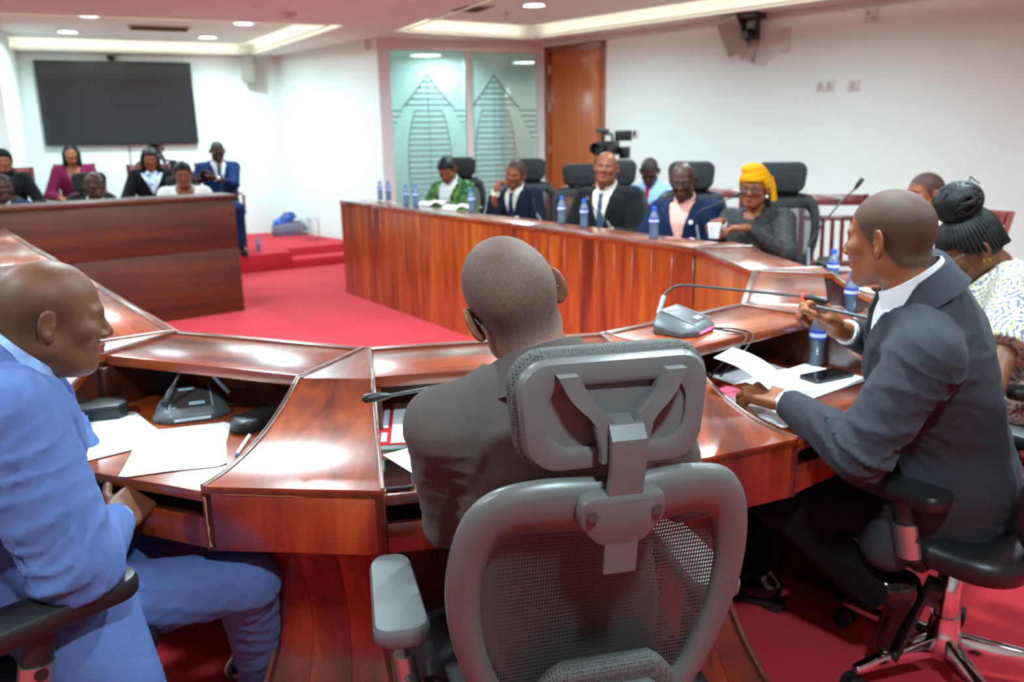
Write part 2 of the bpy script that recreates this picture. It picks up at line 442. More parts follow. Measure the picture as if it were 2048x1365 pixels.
# glass partition
M['glass_frost'] = None
def glass_mat(name, tint, clear, rough, diff):
    m, nt, b, out = new_mat(name)
    nt.nodes.remove(b)
    tr = N(nt, 'ShaderNodeBsdfTransparent'); tr.inputs[0].default_value = lin(tint)
    tl = N(nt, 'ShaderNodeBsdfTranslucent'); tl.inputs[0].default_value = lin(tint)
    df = N(nt, 'ShaderNodeBsdfDiffuse'); df.inputs[0].default_value = lin(tint)
    gl = N(nt, 'ShaderNodeBsdfGlossy'); gl.inputs['Roughness'].default_value = rough
    a = N(nt, 'ShaderNodeMixShader'); a.inputs[0].default_value = clear
    a0 = N(nt, 'ShaderNodeMixShader'); a0.inputs[0].default_value = diff
    nt.links.new(tl.outputs[0], a0.inputs[1]); nt.links.new(df.outputs[0], a0.inputs[2])
    nt.links.new(a0.outputs[0], a.inputs[1]); nt.links.new(tr.outputs[0], a.inputs[2])
    fr = N(nt, 'ShaderNodeFresnel'); fr.inputs[0].default_value = 1.5
    c = N(nt, 'ShaderNodeMixShader')
    nt.links.new(fr.outputs[0], c.inputs[0]); nt.links.new(a.outputs[0], c.inputs[1]); nt.links.new(gl.outputs[0], c.inputs[2])
    nt.links.new(c.outputs[0], out.inputs[0])
    return m
M['glass_frost'] = glass_mat('partition_glass', '#cfe0da', .60, .06, .4)
M['film'] = glass_mat('etched_film', '#9fb0b0', .35, .5, .75)
M['film_line'] = mat('dark_film_line', '#74858a', .6)
gl_l, gl_a, gl_L = wframe(P2, P3)
def glass_panel(n, x0, x1, arch_x):
    w_ = struct(bpy.data.objects.new('window_%d' % n, None)); link(w_); w_.location = gl_l; w_.rotation_euler = (0, 0, gl_a)
    box('pane', (x0, .05, .09), (x1, .062, 2.455), 'glass_frost', w_)
    # etched pointed shield of horizontal bars
    cx = arch_x; top = 2.19
    def half(z):      # half width of the central blade and its lower bulb
        if z > 1.80: return max(0.0, .34 * (1 - ((z - 1.80) / (top - 1.80)) ** .85))
        return .27 * math.sqrt(max(0.0, 1 - ((z - 1.15) / .80) ** 2)) if z > .35 else 0
    z = 2.10
    while z > .5:
        h = half(z); xs = [(cx - h, cx + h)]
        if 0.7 < z < 1.80:
            g = .13 + .17 * min(1, (1.80 - z) / .6)
            xs += [(x0, max(x0, cx - h - g)), (min(x1, cx + h + g), x1)]
        for a, b in xs:
            a = max(a, x0 + .005); b = min(b, x1 - .005)
            if b - a > .02: box('etched_bar', (a, .046, z), (b, .0495, z + .016), 'film_line', w_)
        z -= .066
    for sgn in (-1, 1):
        pts = [(cx + sgn * half(zz), .047, zz) for zz in np.linspace(1.81, top, 9)]
        pts = [(min(max(p[0], x0), x1), p[1], p[2]) for p in pts]
        MB().tube(pts, .008, 6).build('etched_line', 'film_line', w_)
        pts = [(min(max(cx + sgn * half(zz), x0), x1), .047, zz) for zz in np.linspace(.6, 1.79, 14)]
        MB().tube(pts, .006, 6).build('etched_line', 'film_line', w_)
    box('etched_line', (cx - .004, .046, .5), (cx + .004, .0495, 2.1), 'film_line', w_)
glass_panel(1, .142, 1.064, .60)
glass_panel(2, 1.146, 2.01, 1.45)
for nm, x0, x1 in (('trim_1', -.0, .142), ('trim_2', 1.064, 1.146), ('trim_3', 2.01, gl_L)):
    struct(MB().box((x0, -.005, 0.0), (x1, .11, 2.455)).build(nm, 'frame_white', loc=gl_l, rot=(0, 0, gl_a), bevel=.006))
struct(MB().box((0, -.005, 2.455), (gl_L, .11, ZT)).build('trim_4', 'frame_white', loc=gl_l, rot=(0, 0, gl_a)))
# corridor behind the partition
for nm, lo, hi, mt in (('wall_corridor', (0.0, 2.2, 0), (3.6, 2.32, ZT), 'corridor_paint'), ('wall_corridor.001', (.0, .16, 0), (.1, 2.32, ZT), 'corridor_paint'), ('wall_corridor.002', (3.5, .16, 0), (3.6, 2.32, ZT), 'corridor_paint')):
    M.setdefault('corridor_paint', mat('corridor_paint', '#a9bab6', .7))
    struct(MB().box(lo, hi).build(nm, mt, loc=gl_l, rot=(0, 0, gl_a)))
struct(MB().box((-.1, .14, 2.46), (3.6, 2.32, 2.7)).build('ceiling_corridor', 'ceiling', loc=gl_l, rot=(0, 0, gl_a)))
cd = thing('corridor_door', 'brown wooden door seen blurred through the right glass pane', 'door', gl_l, gl_a)
MB().box((2.45, 2.14, 0), (3.35, 2.2, 2.3)).build('leaf', 'wood_door', cd, bevel=.005)
for a, b in ((2.37, 2.45), (3.35, 3.43)): box('jamb', (a, 2.12, 0), (b, 2.2, 2.38), 'wood_dark', cd)
box('lintel', (2.37, 2.12, 2.3), (3.43, 2.2, 2.38), 'wood_dark', cd)
box('handle', (2.53, 2.08, 1.0), (2.56, 2.14, 1.2), 'satin', cd)
for x, y, e in ((.75, .55, 70), (2.4, 1.2, 40)):
    v = Matrix.Rotation(gl_a, 3, 'Z') @ Vector((x, y, 0)) + Vector(gl_l)
    o = copy_tree(lamp0); o.location = (v.x, v.y, 2.46); o.scale = (2.0, 2.0, 1.0); o['label'] = 'round ceiling lamp glowing behind the left glass pane' if e > 50 else 'round ceiling lamp in the corridor behind the wooden door wall'
    for ch in o.children:
        if ch.type == 'LIGHT':
            ch.data = ch.data.copy(); ch.data.energy = e

# wooden door
rw_l, rw_a, rw_L = wframe(P3, P4)
d1 = struct(bpy.data.objects.new('door_1', None)); link(d1); d1.location = rw_l; d1.rotation_euler = (0, 0, rw_a)
box('leaf', (.125, .02, .01), (.935, .065, 2.44), 'wood_door', d1, bevel=.004)
M['wood_jamb'] = wood('door_jamb', '#6a2a0a', '#8f4312', '#a8551a', 2, .35)
for a, b in ((.045, .12), (.94, 1.03)): box('jamb', (a, -.012, 0), (b, .10, 2.515), 'wood_jamb', d1, bevel=.004)
box('lintel', (.045, -.012, 2.445), (1.03, .10, 2.515), 'wood_jamb', d1, bevel=.004)
for z in (.3, 1.25, 1.75, 2.2): MB().lathe([(0, 0), (.012, 0), (.012, .1), (0, .1)], 10, (.122, .01, z)).build('hinge', 'satin', d1, smooth=30)
M['brass'] = mat('brass', '#b48a3c', .3, metal=1)
dh = MB().box((.86, .008, .95), (.91, .02, 1.3)).build('handle_plate', 'brass', d1, bevel=.003)
MB().tube([(.885, .01, 1.12), (.885, -.04, 1.12), (.80, -.045, 1.12)], .01, 8).build('door_handle', 'brass', dh, smooth=60)

# platform with a two-tread stair cut into it
pf = np.array([-3.05, 9.22]); pd = np.array([.83, .558]); pn = np.array([-.558, .83])
def pt(a, b): return tuple(pf + a * pd + b * pn)
struct(MB().prism([pt(-5.2, 0), pt(.60, 0), pt(.60, 3.6), pt(-5.2, 3.6)], 0.0, .205).build('floor_platform', 'carpet', bevel=.012))
struct(MB().prism([pt(.60, .0), pt(1.75, 0), pt(1.75, .6), pt(.60, .6)], 0.0, .105).build('floor_step', 'carpet', bevel=.012))
struct(MB().prism([pt(.60, .30), pt(1.62, .30), pt(1.62, 2.6), pt(.60, 2.6)], 0.0, .205).build('floor_step.001', 'carpet', bevel=.012))

# screen on the wall
tv_l = (P1[0], P1[1], 0.0); tv_a = math.atan2(P1[1] - P0[1], P1[0] - P0[0])
tv = thing('wall_screen', 'large black flat television screen mounted on the white wall', 'television', tv_l, tv_a)
box('bezel', (-2.90, -.085, 1.447), (-1.10, -.03, 2.47), 'black_plastic', tv, bevel=.006)
box('panel', (-2.885, -.088, 1.465), (-1.115, -.0845, 2.455), 'tv_panel', tv)
box('bracket', (-2.3, -.03, 1.7), (-1.7, 0.0, 2.2), 'steel_grey', tv)
MB().tube([(-1.95, -.02, 1.45), (-1.96, -.012, 1.2), (-1.94, -.012, .75), (-1.95, -.012, .25)], .006, 6).build('cable', 'rubber', tv, smooth=60)
wc = thing('webcam', 'small black camera perched on top of the wall screen', 'camera', tv_l, tv_a)
box('body', (-2.08, -.10, 2.486), (-1.99, -.04, 2.545), 'black_plastic', wc, bevel=.008)
MB().lathe([(0, 0), (.02, 0), (.02, .012), (0, .012)], 14, (-2.035, -.115, 2.515), axis=1).build('lens', 'screen', wc)
box('clip', (-2.06, -.095, 2.471), (-2.01, -.04, 2.488), 'black_plastic', wc)
def wall_speaker(label, l, a, x, z, tilt=(0, 0, 0), y=-.16, s=1.0):
    t = thing('wall_speaker', label, 'loudspeaker', l, a)
    prof = [(-.105 * s, .09 * s), (.105 * s, .09 * s), (.085 * s, -.09 * s), (-.085 * s, -.09 * s)]
    mb = MB(); mb.prism(prof, -.155 * s, .155 * s)
    o = mb.build('cabinet', 'speaker_white', t, bevel=.012, loc=(x, y, z), rot=tilt)
    g = MB().box((-.075 * s, -.097 * s, -.14 * s), (.075 * s, -.09 * s, .14 * s)).build('grille', 'speaker_grille', o, bevel=.003)
    box('bracket', (x - .03, y + .04, z - .03), (x + .03, -.0, z + .03), 'speaker_white', t)
M['speaker_white'] = mat('speaker_white', '#bcb8ac', .5); M['speaker_grille'] = mat('speaker_grille', '#a8a498', .7, bump=.5, bscale=900)
wall_speaker('white box loudspeaker on the wall right of the large screen', tv_l, tv_a, -.385, 2.385, (R(8), 0, R(-20)))
wall_speaker('white loudspeaker tilted on the right wall under the black camera', rw_l, rw_a, 2.80, 2.38, (R(14), R(-20), R(24)), -.2, 1.12)
# pan-tilt camera under the soffit
pz = thing('ceiling_camera', 'black pan and tilt camera hanging above the tilted loudspeaker', 'camera', rw_l, rw_a)
box('mount', (2.86, -.26, 2.515), (3.08, -.06, 2.57), 'black_plastic', pz, bevel=.008)
for x in (2.885, 3.035): box('yoke', (x, -.20, 2.32), (x + .022, -.12, 2.52), 'black_plastic', pz, bevel=.006)
hd = MB().sphere((2.972, -.165, 2.375), (.06, .075, .06), 18, 12).build('head', 'black_plastic', pz, smooth=60)
MB().lathe([(0, 0), (.036, 0), (.036, .03), (.028, .034), (.026, .02), (0, .018)], 18, (2.972, -.262, 2.37), axis=1).build('lens', 'screen', hd, smooth=30)
MB().tube([(2.95, -.1, 2.5), (2.97, -.03, 2.3), (2.93, -.012, 2.12), (2.9, -.02, 2.2)], .009, 6).build('cable', 'speaker_white', pz, smooth=60)
hk = thing('wall_bracket', 'white empty wall bracket beside the black ceiling camera', 'bracket', rw_l, rw_a)
box('plate', (3.20, -.02, 2.2), (3.30, 0, 2.42), 'white_plastic', hk, bevel=.004); box('arm', (3.225, -.14, 2.38), (3.275, -.02, 2.42), 'white_plastic', hk, bevel=.004)
em = thing('wall_sensor', 'small clear plastic sensor box high on the right wall', 'sensor', rw_l, rw_a)
box('backplate', (4.02, -.02, 2.39), (4.12, 0, 2.51), 'white_plastic', em, bevel=.006)
MB().sphere((4.05, -.03, 2.47), .02, 10, 6).build('bulb', 'chrome', em, smooth=60); MB().sphere((4.09, -.03, 2.425), .02, 10, 6).build('bulb', 'chrome', em, smooth=60)
def plate(label, x0, x1, z0, z1, kind):
    t = thing('wall_socket', label, 'socket', rw_l, rw_a)
    box('cover', (x0, -.012, z0), (x1, 0, z1), 'white_plastic', t, bevel=.004)
    n = 2 if x1 - x0 > .13 else 1
    for i in range(n):
        c = x0 + (i + .5) * (x1 - x0) / n
        box('switch' if kind else 'outlet', (c - .022, -.016, (z0 + z1) / 2 - .03), (c + .022, -.011, (z0 + z1) / 2 + .03), 'black_plastic' if kind else 'speaker_white', t, bevel=.003)
plate('double white socket plate on the right wall below the camera', 3.60, 3.77, 1.82, 1.92, 0)
plate('single white socket plate on the right wall, right of the double one', 3.90, 4.01, 1.81, 1.91, 0)
plate('white plate with black switch right of the wooden door, nearer the door', 1.27, 1.37, 1.42, 1.52, 1)
plate('white plate with black switch right of the wooden door, further along the wall', 1.42, 1.52, 1.42, 1.52, 1)
# ------------------------------------------------------------------ horseshoe of desks
ZL, ZW, LD = .89, .745, .27           # ledge top, work top, ledge depth
Q = {0: (-1.62, 7.95), 1: (.935, 4.139), 2: (1.021, 3.393), 3: (.782, 2.707), 4: (.263, 2.313), 5: (-.40, 2.185), 6: (-1.026, 2.435)}

def desk(label, a, b, depth=.65, planks=0, end_left=True, end_right=True, gap=.004, slot=True):
    """a -> b runs along the inner (room) edge, left to right for somebody standing inside the ring looking at it;
    local x along the edge, local y outward towards the sitter"""
    L = math.hypot(b[0] - a[0], b[1] - a[1])
    t = thing('desk', label, 'desk', (a[0], a[1], 0), math.atan2(b[1] - a[1], b[0] - a[0]))
    x0, x1 = gap, L - gap
    if planks:
        wdt = (x1 - x0) / planks
        for i in range(planks):
            dz = .002 * rng.rand()
            MB().box((x0 + i * wdt + .0012, -.004 - dz, .0), (x0 + (i + 1) * wdt - .0012, .018, ZL - .03)).build('plank', 'wood_z', t, bevel=.0015, seg=1)
        box('carcass', (x0, .018, .02), (x1, .03, ZL - .03), 'wood_dark', t)
    else:
        box('front_panel', (x0, .0, .0), (x1, .022, ZL - .03), 'wood_z', t, bevel=.002)
    # raised ledge
    box('ledge', (x0, -.012, ZL - .03), (x1, LD, ZL), 'wood_x', t, bevel=.004)
    box('ledge_lip', (x0, -.012, ZL), (x1, .014, ZL + .005), 'wood_trim', t, bevel=.002)
    # cubby and work top
    box('work_top', (x0, .024, ZW - .025), (x1, depth, ZW), 'wood_x', t, bevel=.004)
    if slot:
        box('slot_shelf', (x0, .30, ZW - .072), (x1, depth - .012, ZW - .064), 'wood_dark', t)
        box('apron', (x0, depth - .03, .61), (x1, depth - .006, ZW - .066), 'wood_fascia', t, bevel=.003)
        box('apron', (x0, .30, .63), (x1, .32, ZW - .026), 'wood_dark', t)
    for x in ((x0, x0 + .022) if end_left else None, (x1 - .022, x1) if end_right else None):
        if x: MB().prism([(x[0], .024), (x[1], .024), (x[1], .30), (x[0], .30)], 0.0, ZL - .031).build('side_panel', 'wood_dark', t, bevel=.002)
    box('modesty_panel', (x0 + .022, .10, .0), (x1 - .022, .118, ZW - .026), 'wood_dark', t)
    return t

def unit(v):
    L = math.hypot(*v); return (v[0] / L, v[1] / L)
def off(p, n, d): return (p[0] + n[0] * d, p[1] + n[1] * d)
def nrm(a, b):   # outward normal of an inner edge a->b when the ring interior lies on the right of b->a
    d = unit((b[0] - a[0], b[1] - a[1])); return (-d[1], d[0])

# inner edges listed so that local +y points outwards
EDGES = {'A': (Q[5], Q[6]), 'B': (Q[4], Q[5]), 'C': (Q[3], Q[4]), 'D': (Q[2], Q[3]), 'E': (Q[1], Q[2])}
LAB = {'A': 'glossy mahogany desk with papers in front of the man in blue suit', 'B': 'mahogany desk with red folder in front of the man in grey-brown suit',
       'C': 'mahogany desk with bottle and phone in front of the man in dark suit', 'D': 'mahogany desk with raised ledge in front of the woman with hair bun',
       'E': 'short mahogany desk between woman with hair bun and woman in yellow headscarf'}
DEPTH = .65
LQ = [(-1.026, 2.435), (-1.66, 3.27), (-2.29, 4.10), (-2.92, 4.93), (-3.50, 5.70)]
for k, (a, b) in EDGES.items():
    desk(LAB[k], a, b, DEPTH)
run_d = unit((Q[0][0] - Q[1][0], Q[0][1] - Q[1][1]))
s_ = [0, 1.53, 3.86, 4.588]
rp_ = [off(Q[1], run_d, s) for s in s_]
RL = ['long mahogany desk run nearest the woman in yellow headscarf', 'long mahogany desk run in front of men in dark suits before the wooden door', 'end desk of the far right row beside the white wall corner']
for i in range(3):
    desk(RL[i], rp_[i + 1], rp_[i], DEPTH, planks=[10, 16, 5][i])
LL2 = ['mahogany desk of the left row nearest the man in blue suit', 'second mahogany desk of the left row behind the man in blue suit', 'third mahogany desk of the left row at the left edge', 'fourth mahogany desk of the left row, farthest, before the head desk']
for i in range(4):
    desk(LL2[i], LQ[i], LQ[i + 1], DEPTH)

# wedge blocks with a swept top, fascia and flared plinth between the desks
def wedge(label, V, L_, R_, plinth=True):
    """V inner corner, L_ / R_ outer corners (world)"""
    V = np.array(V); Lp = np.array(L_); Rp = np.array(R_)
    t = thing('corner_desk_unit', label, 'desk', (V[0], V[1], 0), 0)
    mid = (Lp + Rp) / 2 - V; dep = np.linalg.norm(mid)
    lv = Lp - V; rv = Rp - V
    tn = np.array([rv[0] - lv[0], rv[1] - lv[1]]); tn = tn / np.linalg.norm(tn)
    def edge(f, side, grow=0.0):
        p = (lv if side < 0 else rv) * f
        return p + tn * side * (.012 + grow)
    fl = LD / dep + .03
    def top(f):
        if f < fl: return ZL + .004
        s = (f - fl) / (1 - fl)
        return ZW + .012 + (ZL - ZW - .008) * (1 - s) ** 2.1
    fs = [0.0, fl * .5, fl * .98] + list(np.linspace(fl, 1, 12))
    # ledge cap, swept top, sides
    mb = MB(); rings = []
    for f in fs:
        a = edge(f, -1); b = edge(f, 1); z = top(f)
        rings.append([(a[0], a[1], z - .02), (b[0], b[1], z - .02), (b[0], b[1], z), (a[0], a[1], z)])
    mb.loft(rings).build('swept_top', 'wood_y', t, smooth=30)
    for side in (-1, 1):
        pts = [(*(edge(f, side) - tn * side * .004), top(f) + .001) for f in fs]
        MB().tube(pts, .0055, 6).build('edge_trim', 'wood_trim', t, smooth=60)
        # side cheek under the sweep
        mb = MB(); vv = []; n = len(fs)
        for f in fs:
            p = edge(f, side) - tn * side * .003
            vv += [(p[0], p[1], top(f) - .015), (p[0], p[1], .612)]
        for f in fs:
            p = edge(f, side) - tn * side * .021
            vv += [(p[0], p[1], top(f) - .015), (p[0], p[1], .612)]
        fc = []
        for i in range(n - 1):
            j = 2 * n
            fc += [(2 * i, 2 * i + 1, 2 * i + 3, 2 * i + 2), (j + 2 * i, j + 2 * i + 2, j + 2 * i + 3, j + 2 * i + 1), (2 * i + 1, j + 2 * i + 1, j + 2 * i + 3, 2 * i + 3), (2 * i, 2 * i + 2, j + 2 * i + 2, j + 2 * i)]
        fc += [(0, j, j + 1, 1), (2 * n - 2, 2 * n - 1, j + 2 * n - 1, j + 2 * n - 2)]
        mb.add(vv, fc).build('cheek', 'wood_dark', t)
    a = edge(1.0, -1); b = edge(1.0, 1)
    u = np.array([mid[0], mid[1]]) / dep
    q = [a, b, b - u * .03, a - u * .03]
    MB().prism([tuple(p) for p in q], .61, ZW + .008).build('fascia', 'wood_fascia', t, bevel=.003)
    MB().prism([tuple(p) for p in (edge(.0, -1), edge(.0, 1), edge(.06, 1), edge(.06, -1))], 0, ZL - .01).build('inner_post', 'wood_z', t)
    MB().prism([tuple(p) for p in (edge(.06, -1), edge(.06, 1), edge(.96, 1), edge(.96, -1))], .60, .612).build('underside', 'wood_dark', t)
    # concave plinth, built of upright staves
    if plinth:
        zs = np.linspace(.60, 0.0, 14)
        def fz(z): 
            s = 1 - z / .60
            return .86 - .17 * math.sin(min(1, s * 1.15) * math.pi * .75) * (1 - s ** 3) + .10 * s ** 3
        def gr(z):
            s = 1 - z / .60
            return -.02 + .055 * s ** 2.2
        K = 3
        for i in range(K):
            rings = []
            for z in zs:
                f = fz(z); A = edge(f, -1, gr(z)); B = edge(f, 1, gr(z))
                p = A + (B - A) * (i / K) + (B - A) * .002; q = A + (B - A) * ((i + 1) / K) - (B - A) * .002
                rings.append([(*p, z), (*q, z), (*(q - u * .03), z), (*(p - u * .03), z)])
            MB().loft(rings).build('plinth_stave', 'wood_fascia', t, smooth=30)
        for side in (-1, 1):
            rings = []
            for z in zs:
                f = fz(z); p = edge(f, side, gr(z)); q = edge(.25, side, -.02)
                rings.append([(*p, z), (*(p - tn * side * .016), z), (*(q - tn * side * .016), z), (*q, z)])
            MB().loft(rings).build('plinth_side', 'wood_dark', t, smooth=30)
            pts = [(*(edge(fz(z), side, gr(z) + .001)), max(z, .008)) for z in zs]
            MB().tube(pts, .007, 6).build('plinth_trim', 'wood_trim', t, smooth=60)
    return t

def outer(k, end):
    a, b = EDGES[k] if k in EDGES else k
    n = nrm(a, b); p = (a, b)[end]
    return off(p, n, DEPTH)
W1_ = wedge('curved mahogany corner unit between blue-suited man and grey-suited man', Q[5], outer('A', 0), outer('B', 1))
wedge('curved mahogany corner unit between foreground chair and man in dark suit', Q[4], outer('B', 0), outer('C', 1))
wedge('curved mahogany corner unit beyond the man in dark suit', Q[3], outer('C', 0), outer('D', 1))
wedge('mahogany corner unit behind the woman with hair bun', Q[2], outer('D', 0), outer('E', 1), False)
wedge('mahogany corner unit beside the woman in yellow headscarf', Q[1], outer('E', 0), outer((rp_[1], rp_[0]), 1), False)
wedge('mahogany corner unit left of the man in blue suit', Q[6], outer((LQ[0], LQ[1]), 0), outer('A', 1), False)

# head desk
hp = (-2.365, 7.14); hdv = unit((-.775, -.63))
ha = math.atan2(-hdv[1], -hdv[0])
t = thing('head_desk', 'tall dark mahogany head desk with plain panel front', 'desk', (hp[0] + hdv[0] * 3.2, hp[1] + hdv[1] * 3.2, 0), ha)
L = 3.2
for z0, z1 in ((.0, .56), (.562, .985)):
    box('front_board', (0, 0, z0), (L, .025, z1), 'wood_head', t, bevel=.003)
box('top', (-.02, -.02, .985), (L + .015, .36, 1.02), 'wood_head', t, bevel=.005)
box('work_top', (0, .34, .74), (L, .80, .77), 'wood_head', t, bevel=.004)
for x in (0.0, L - .03): box('side_panel', (x, .025, 0), (x + .03, .62, .985 if x == 0 else .985), 'wood_head', t, bevel=.003)
box('riser', (0.03, .33, .77), (L - .03, .345, .985), 'wood_head', t)

# chipped veneer on the near corner unit
M['raw_wood'] = mat('raw_chipped_wood', '#c98a55', .8, var=.3, vscale=60)
a_ = np.array(outer('A', 0)) - np.array(Q[5]); b_ = np.array(outer('B', 1)) - np.array(Q[5]); tn_ = nv_ = (b_ - a_) / np.linalg.norm(b_ - a_); ud_ = (a_ + b_) / np.linalg.norm(a_ + b_)
rr_ = np.random.RandomState(2); pl = []; pr = []
for k in range(9):
    z = .735 - .115 * k / 8; c = a_ - tn_ * .008 + ud_ * .0012; wd = .002 + .006 * rr_.rand(); sh_ = .004 * rr_.rand()
    pl.append((*(c + tn_ * sh_), z)); pr.append((*(c + tn_ * (sh_ + wd)), z))
MB().sheet([pl, pr]).build('chipped_edge', 'raw_wood', W1_)
pl = []; pr = []
for k in range(13):
    c = a_ + tn_ * (.01 + .20 * k / 12) + ud_ * .0012; z = .742 - .002 * rr_.rand()
    pl.append((*c, z)); pr.append((*c, z - .0008 - .0012 * rr_.rand()))
MB().sheet([pl, pr]).build('scratch', 'raw_wood', W1_)
# ------------------------------------------------------------------ chairs
def mesh_mat(name, col, kx, kz, thr):
    """woven mesh: thin threads with open cells between them"""
    m, nt, b, out = new_mat(name)
    b.inputs['Base Color'].default_value = lin(col); b.inputs['Roughness'].default_value = .55
    tc = N(nt, 'ShaderNodeTexCoord'); sp = N(nt, 'ShaderNodeSeparateXYZ'); nt.links.new(tc.outputs['Object'], sp.inputs[0])
    def sn(sx, sz):
        a = N(nt, 'ShaderNodeMath', operation='MULTIPLY'); a.inputs[1].default_value = sx; nt.links.new(sp.outputs['X'], a.inputs[0])
        c = N(nt, 'ShaderNodeMath', operation='MULTIPLY_ADD'); c.inputs[1].default_value = sz; nt.links.new(sp.outputs['Z'], c.inputs[0]); nt.links.new(a.outputs[0], c.inputs[2])
        d = N(nt, 'ShaderNodeMath', operation='SINE'); nt.links.new(c.outputs[0], d.inputs[0]); return d
    a, c = sn(kx, kz), sn(kx, -kz)
    p = N(nt, 'ShaderNodeMath', operation='MULTIPLY'); nt.links.new(a.outputs[0], p.inputs[0]); nt.links.new(c.outputs[0], p.inputs[1])
    g = N(nt, 'ShaderNodeMath', operation='GREATER_THAN'); g.inputs[1].default_value = thr; nt.links.new(p.outputs[0], g.inputs[0])
    tr = N(nt, 'ShaderNodeBsdfTransparent'); mx = N(nt, 'ShaderNodeMixShader')
    nt.links.new(g.outputs[0], mx.inputs[0]); nt.links.new(b.outputs[0], mx.inputs[1]); nt.links.new(tr.outputs[0], mx.inputs[2])
    nt.links.new(mx.outputs[0], out.inputs[0])
    return m
M['mesh_black_lit'] = mesh_mat('black_back_mesh_lit', '#3c3b3a', 720, 420, .30)  # lit copy of the black mesh, light put into the colour
M['mesh_black'] = mesh_mat('black_back_mesh', '#2c2c2e', 720, 420, .22)
def dot_mat(name, col, dark, k):
    m, nt, b, out = new_mat(name)
    tc = N(nt, 'ShaderNodeTexCoord'); vo = N(nt, 'ShaderNodeTexVoronoi'); vo.inputs['Scale'].default_value = k; vo.inputs['Randomness'].default_value = .25
    nt.links.new(tc.outputs['Object'], vo.inputs['Vector'])
    rp = N(nt, 'ShaderNodeValToRGB'); rp.color_ramp.elements[0].position = .25; rp.color_ramp.elements[1].position = .5
    rp.color_ramp.elements[0].color = lin(dark); rp.color_ramp.elements[1].color = lin(col)
    nt.links.new(vo.outputs['Distance'], rp.inputs['Fac']); nt.links.new(rp.outputs['Color'], b.inputs['Base Color']); b.inputs['Roughness'].default_value = .8
    bp = N(nt, 'ShaderNodeBump'); bp.inputs['Strength'].default_value = .5; bp.inputs['Distance'].default_value = .002
    nt.links.new(vo.outputs['Distance'], bp.inputs['Height']); nt.links.new(bp.outputs['Normal'], b.inputs['Normal'])
    return m
M['spacer_black_lit'] = dot_mat('black_spacer_fabric_lit', '#514f4c', '#242322', 210)  # lit copy of the black spacer fabric, brightness painted into both tones
M['spacer_black'] = dot_mat('black_spacer_fabric', '#2a2b2d', '#161618', 210)

def back_y(x, h):
    return -.225 - (h - .5) * .20 + .55 * x * x
OUT = [(0, .975), (.10, .979), (.172, .962), (.214, .912), (.234, .82), (.23, .72), (.205, .62), (.165, .54), (.10, .485), (0, .47)]
INN = [(0, .882), (.07, .888), (.135, .889), (.168, .862), (.183, .80), (.181, .72), (.162, .635), (.13, .575), (.075, .535), (0, .525)]
def mirror(h): return h + [(-x, z) for x, z in h[-2:0:-1]]

